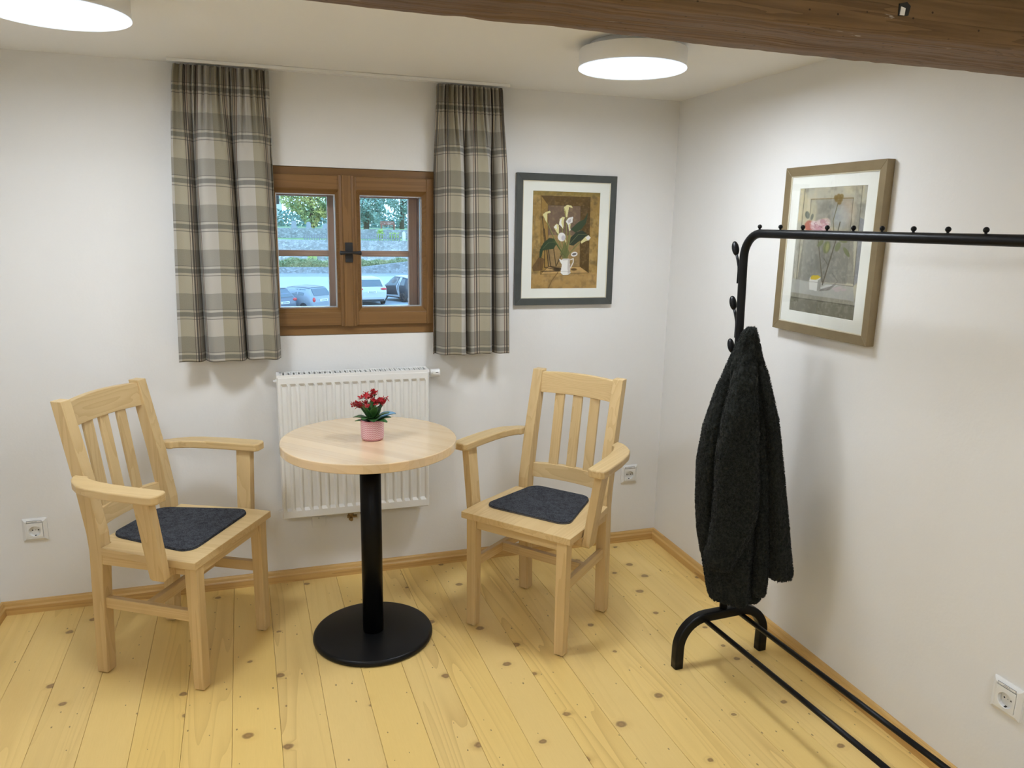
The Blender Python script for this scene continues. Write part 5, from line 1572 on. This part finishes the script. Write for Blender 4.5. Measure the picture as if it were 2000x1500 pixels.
# gravestones on the upper terrace
M['grave'] = plain('grey_gravestone', (0.28, 0.28, 0.29), 0.7)
gs = [(1.4, 0.55, 0.85, 'round-topped grey gravestone under the yellowing tree, leftmost one'), (3.0, 0.5, 0.75, 'middle grey gravestone under the yellowing tree'), (5.0, 0.9, 0.55, 'wide low grey gravestone right under the yellowing tree')]
for x, w_, h_, lb in gs:
    poly = [(-w_ / 2, 0), (w_ / 2, 0), (w_ / 2, h_ * 0.7)] + [(w_ / 2 * math.cos(math.radians(a_)), h_ * 0.7 + h_ * 0.3 * math.sin(math.radians(a_))) for a_ in range(20, 180, 20)] + [(-w_ / 2, h_ * 0.7)]
    g_ = thing('gravestone', lb, 'gravestone', (x, 87.3, 0.60), 0, 'gravestones')
    MB().prism(poly, lambda p, t_: (p[0], t_, p[1]), -0.08, 0.08).build('stone_slab', M['grave'], g_)
    MB().box((-w_ / 2 - 0.1, -0.16, 0.0), (w_ / 2 + 0.1, 0.16, 0.10)).build('plinth', M['grave'], g_)
# church tower far behind
ch = thing('church_tower', 'grey church tower far behind, at the left edge of the left wing', 'tower', (-0.2, 140, 0.60))
MB().box((-1.5, -1.5, 0), (1.5, 1.5, 8.0)).build('tower_wall', M['church'], ch)
MB().rings([[(-1.7, -1.7, 8), (1.7, -1.7, 8), (1.7, 1.7, 8), (-1.7, 1.7, 8)], [(-0.05, -0.05, 13), (0.05, -0.05, 13), (0.05, 0.05, 13), (-0.05, 0.05, 13)]], True, False).build('spire', M['grave'], ch)
MB().prism([(-0.35, 3.6), (0.35, 3.6), (0.35, 5.0), (0.2, 5.4), (0, 5.6), (-0.2, 5.4), (-0.35, 5.0)], lambda p, t_: (0.7 + p[0], t_, p[1]), -1.56, -1.49).build('belfry_window', M['dark_hole'], ch)

# ---- parked cars: a lofted shell with panes, lamps, plate and wheels as parts
def car(name, label, loc, heading, W_, st, paint, roofm, wheels, tail, plate_z, rwin, sides, extra=None):
    """st: stations from rear to front (x, z sill, z belt, z roof, half width belt, half width roof)"""
    root = thing(name, label, 'car', loc, heading, 'parked cars')
    rs = []
    for x, zs_, zb, zr, wb, wr in st:
        half = [(wb * 0.86, zs_), (wb * 0.98, zs_ + (zb - zs_) * 0.25), (wb, zs_ + (zb - zs_) * 0.65), (wb * 0.965, zb)]
        if zr - zb > 0.02: half += [((wb * 0.965 + wr) / 2, (zb + zr) / 2 + 0.02), (wr, zr - 0.06), (wr * 0.75, zr)]
        else: half += [(wb * 0.93, zb + 0.005), (wb * 0.85, zb + 0.012), (wb * 0.6, zb + 0.016)]
        rs.append([(x, y, z) for y, z in half] + [(x, -y, z) for y, z in half[::-1]])
    MB().rings(rs, True, True).build('car_body', paint, root)
    def ipl(x, k): return float(np.interp(x, [q[0] for q in st], [q[k] for q in st]))
    def surf(x, f, s_, off=0.015):
        zb, zr, wb, wr = ipl(x, 2), ipl(x, 3), ipl(x, 4), ipl(x, 5)
        return (x, s_ * (wb * 0.965 + (wr - wb * 0.965) * f + off), zb + (zr - 0.06 - zb) * f)
    for quad in sides:
        for s_ in (1, -1):
            q = [surf(x, f, s_, 0.022) for x, f in quad]
            q2 = [(x, y - s_ * 0.05, z) for x, y, z in q]
            MB().rings([q2, q], True, False).build('side_window', M['carglass'], root)
    x0, z0, x1, z1, w0, w1 = rwin
    q = [(x0, -w0, z0), (x0, w0, z0), (x1, w1, z1), (x1, -w1, z1)]
    MB().rings([[(x + 0.05, y, z - 0.03) for x, y, z in q], [(x - 0.02, y, z + 0.015) for x, y, z in q]], True, False).build('rear_window', M['carglass'], root)
    hwf = st[0][4]
    for s_ in (1, -1):
        tx, ty, tz, tw, th = tail
        MB().ball((0, 0, 0), 1.0, 8, (0.06, tw, th)).build('tail_lamp', M['tail'], root).location = (tx, s_ * ty, tz)
    pm = MB().box((st[0][0] - 0.03, -0.26, plate_z - 0.055), (st[0][0] + 0.02, 0.26, plate_z + 0.055)).build('number_plate', M['plate'], root)
    pk = MB()
    for k in range(6): pk.box((st[0][0] - 0.034, -0.20 + k * 0.07, plate_z - 0.03), (st[0][0] - 0.029, -0.16 + k * 0.07, plate_z + 0.03))
    pk.build('plate_print', M['dark_hole'], pm)
    MB().box((st[0][0] - 0.01, -hwf * 0.9, 0.24), (st[0][0] + 0.10, hwf * 0.9, 0.36)).build('bumper_strip', M['tyre'], root, 0.02)
    for wx, wr_ in wheels:
        for s_ in (1, -1):
            wo = MB().lathe([(wr_ * 0.62, -0.10), (wr_ * 0.95, -0.10), (wr_, -0.06), (wr_, 0.06), (wr_ * 0.95, 0.10), (wr_ * 0.62, 0.10)], (0, 0, 0), 28, 'y').build('wheel', M['tyre'], root)
            wo.location = (wx, s_ * (W_ / 2 - 0.10), wr_)
            rim = MB().lathe([(wr_ * 0.10, 0.085 * s_), (wr_ * 0.60, 0.095 * s_), (wr_ * 0.62, 0.06 * s_)], (0, 0, 0), 20, 'y').build('rim', M['alloy'], wo)
            for k in range(5):
                a_ = k * 2 * math.pi / 5
                MB().tube([(0.03 * math.cos(a_), s_ * 0.10, 0.03 * math.sin(a_)), (wr_ * 0.58 * math.cos(a_), s_ * 0.10, wr_ * 0.58 * math.sin(a_))], 0.022, 6).build('spoke', M['tyre'], wo)
    if roofm is not None:
        rr = [(x, zr, wr) for x, _, zb, zr, _, wr in st if zr - zb > 0.35]
        rq = [[(x, wr * 0.98, zr - 0.03), (x, wr * 0.75, zr + 0.018), (x, 0, zr + 0.03), (x, -wr * 0.75, zr + 0.018), (x, -wr * 0.98, zr - 0.03)] for x, zr, wr in rr]
        MB().rings(rq, False, True, closed=False).build('roof_panel', roofm, root)
    if extra: extra(root)
    return root
def paint(name, c, r=0.3): return plain(name, c, r, var=0.02, spec=0.6)
P_blue, P_dark, P_white, P_black, P_silver = paint('grey_blue_paint', (0.24, 0.255, 0.28)), paint('dark_blue_paint', (0.10, 0.115, 0.145)), paint('white_paint', (0.46, 0.46, 0.47)), paint('black_paint', (0.04, 0.042, 0.048)), paint('silver_paint', (0.44, 0.44, 0.45))
hatch = [(0.0, 0.30, 0.62, 0.62, 0.70, 0.60), (0.06, 0.24, 0.90, 0.90, 0.80, 0.66), (0.20, 0.22, 0.95, 1.12, 0.845, 0.62), (0.42, 0.20, 0.955, 1.37, 0.86, 0.61), (0.9, 0.19, 0.955, 1.41, 0.865, 0.62), (1.7, 0.19, 0.945, 1.405, 0.865, 0.62), (2.15, 0.19, 0.93, 1.34, 0.865, 0.60),
         (2.65, 0.19, 0.915, 0.98, 0.86, 0.62), (3.2, 0.20, 0.86, 0.86, 0.84, 0.6), (3.7, 0.24, 0.72, 0.72, 0.74, 0.5), (3.82, 0.30, 0.55, 0.55, 0.60, 0.4)]
car('hatchback_car', 'grey hatchback with a dark roof parked below the left window wing', (1.02, 37.6, G), math.radians(131), 1.73, hatch, P_blue, P_black, [(0.62, 0.31), (3.12, 0.31)], (0.035, 0.66, 0.78, 0.10, 0.13), 0.74,
    (0.10, 0.96, 0.38, 1.31, 0.60, 0.52), [[(0.62, 0.10), (1.05, 0.10), (1.05, 0.88), (0.60, 0.88)], [(1.15, 0.10), (2.30, 0.10), (2.02, 0.86), (1.15, 0.88)]])
car('dark_saloon_car', 'dark blue car cut by the curtain at the left edge of the window', (-0.95, 36.6, G), math.radians(131), 1.78, [(x * 1.1, a_, b_, c_ + (0.0 if c_ == b_ else 0.02), d_ * 1.03, e_) for x, a_, b_, c_, d_, e_ in hatch], P_dark, P_dark, [(0.75, 0.32), (3.4, 0.32)], (0.05, 0.70, 0.84, 0.14, 0.08), 0.72,
    (0.10, 0.97, 0.42, 1.32, 0.62, 0.54), [[(0.70, 0.10), (1.25, 0.10), (1.25, 0.88), (0.70, 0.88)], [(1.35, 0.10), (2.5, 0.10), (2.2, 0.86), (1.35, 0.88)]])
suv = [(0.0, 0.36, 0.78, 0.78, 0.78, 0.62), (0.07, 0.30, 1.02, 1.02, 0.88, 0.70), (0.22, 0.27, 1.06, 1.25, 0.92, 0.68), (0.48, 0.25, 1.07, 1.54, 0.93, 0.67), (1.0, 0.24, 1.06, 1.60, 0.935, 0.68), (2.0, 0.24, 1.05, 1.60, 0.935, 0.68), (2.5, 0.24, 1.04, 1.50, 0.93, 0.66),
       (3.1, 0.24, 1.02, 1.08, 0.92, 0.66), (3.8, 0.25, 0.96, 0.96, 0.90, 0.6), (4.3, 0.30, 0.80, 0.80, 0.80, 0.5), (4.42, 0.36, 0.60, 0.60, 0.66, 0.4)]
def suv_extra(root):
    MB().box((-0.03, -0.70, 0.36), (0.08, 0.70, 0.52)).build('skid_plate', M['alloy'], root, 0.02)
car('suv_car', 'white sport utility car seen from behind through the right window wing', (4.02, 41.3, G), math.radians(97), 1.86, suv, P_white, None, [(0.78, 0.36), (3.5, 0.36)], (0.06, 0.70, 0.96, 0.20, 0.07), 0.80, (0.12, 1.10, 0.44, 1.46, 0.66, 0.58), [[(0.70, 0.10), (1.3, 0.10), (1.3, 0.88), (0.75, 0.88)], [(1.4, 0.10), (2.8, 0.10), (2.4, 0.86), (1.4, 0.88)]], suv_extra)
micro = [(0.0, 0.36, 0.86, 0.86, 0.66, 0.55), (0.06, 0.30, 1.00, 1.20, 0.72, 0.56), (0.18, 0.25, 1.00, 1.48, 0.77, 0.58), (0.6, 0.22, 0.99, 1.56, 0.78, 0.60), (1.3, 0.22, 0.97, 1.54, 0.78, 0.60), (1.75, 0.22, 0.95, 1.34, 0.78, 0.58), (2.15, 0.24, 0.92, 0.98, 0.77, 0.56), (2.5, 0.28, 0.78, 0.78, 0.72, 0.5), (2.68, 0.34, 0.62, 0.62, 0.60, 0.4)]
def micro_extra(root):
    for s_ in (1, -1):
        MB().prism([(0.80, 0.42), (1.85, 0.42), (2.02, 0.92), (0.98, 0.96)], lambda p, t_: (p[0], s_ * t_, p[1]), 0.755, 0.80).build('door_panel', P_black, root, 0.01)
        MB().prism([(0.52, 1.50), (0.72, 1.50), (0.98, 0.95), (0.80, 0.42), (1.9, 0.40), (1.9, 0.30), (0.66, 0.30), (0.74, 0.90)], lambda p, t_: (p[0], s_ * (t_ - 0.16 * max(0, p[1] - 0.95) / 0.55), p[1]), 0.74, 0.795).build('safety_cell', P_silver, root, 0.01)
car('microcar', 'black and silver two-seat microcar at the right edge of the right wing', (6.95, 43.1, G), math.radians(122), 1.56, micro, P_black, P_silver, [(0.42, 0.29), (2.24, 0.29)], (0.05, 0.60, 0.86, 0.07, 0.13), 0.62, (0.08, 1.04, 0.17, 1.42, 0.5, 0.46), [[(0.98, 0.06), (1.92, 0.06), (1.62, 0.84), (0.84, 0.92)], [(0.25, 0.06), (0.62, 0.06), (0.52, 0.85), (0.28, 0.85)]], micro_extra)
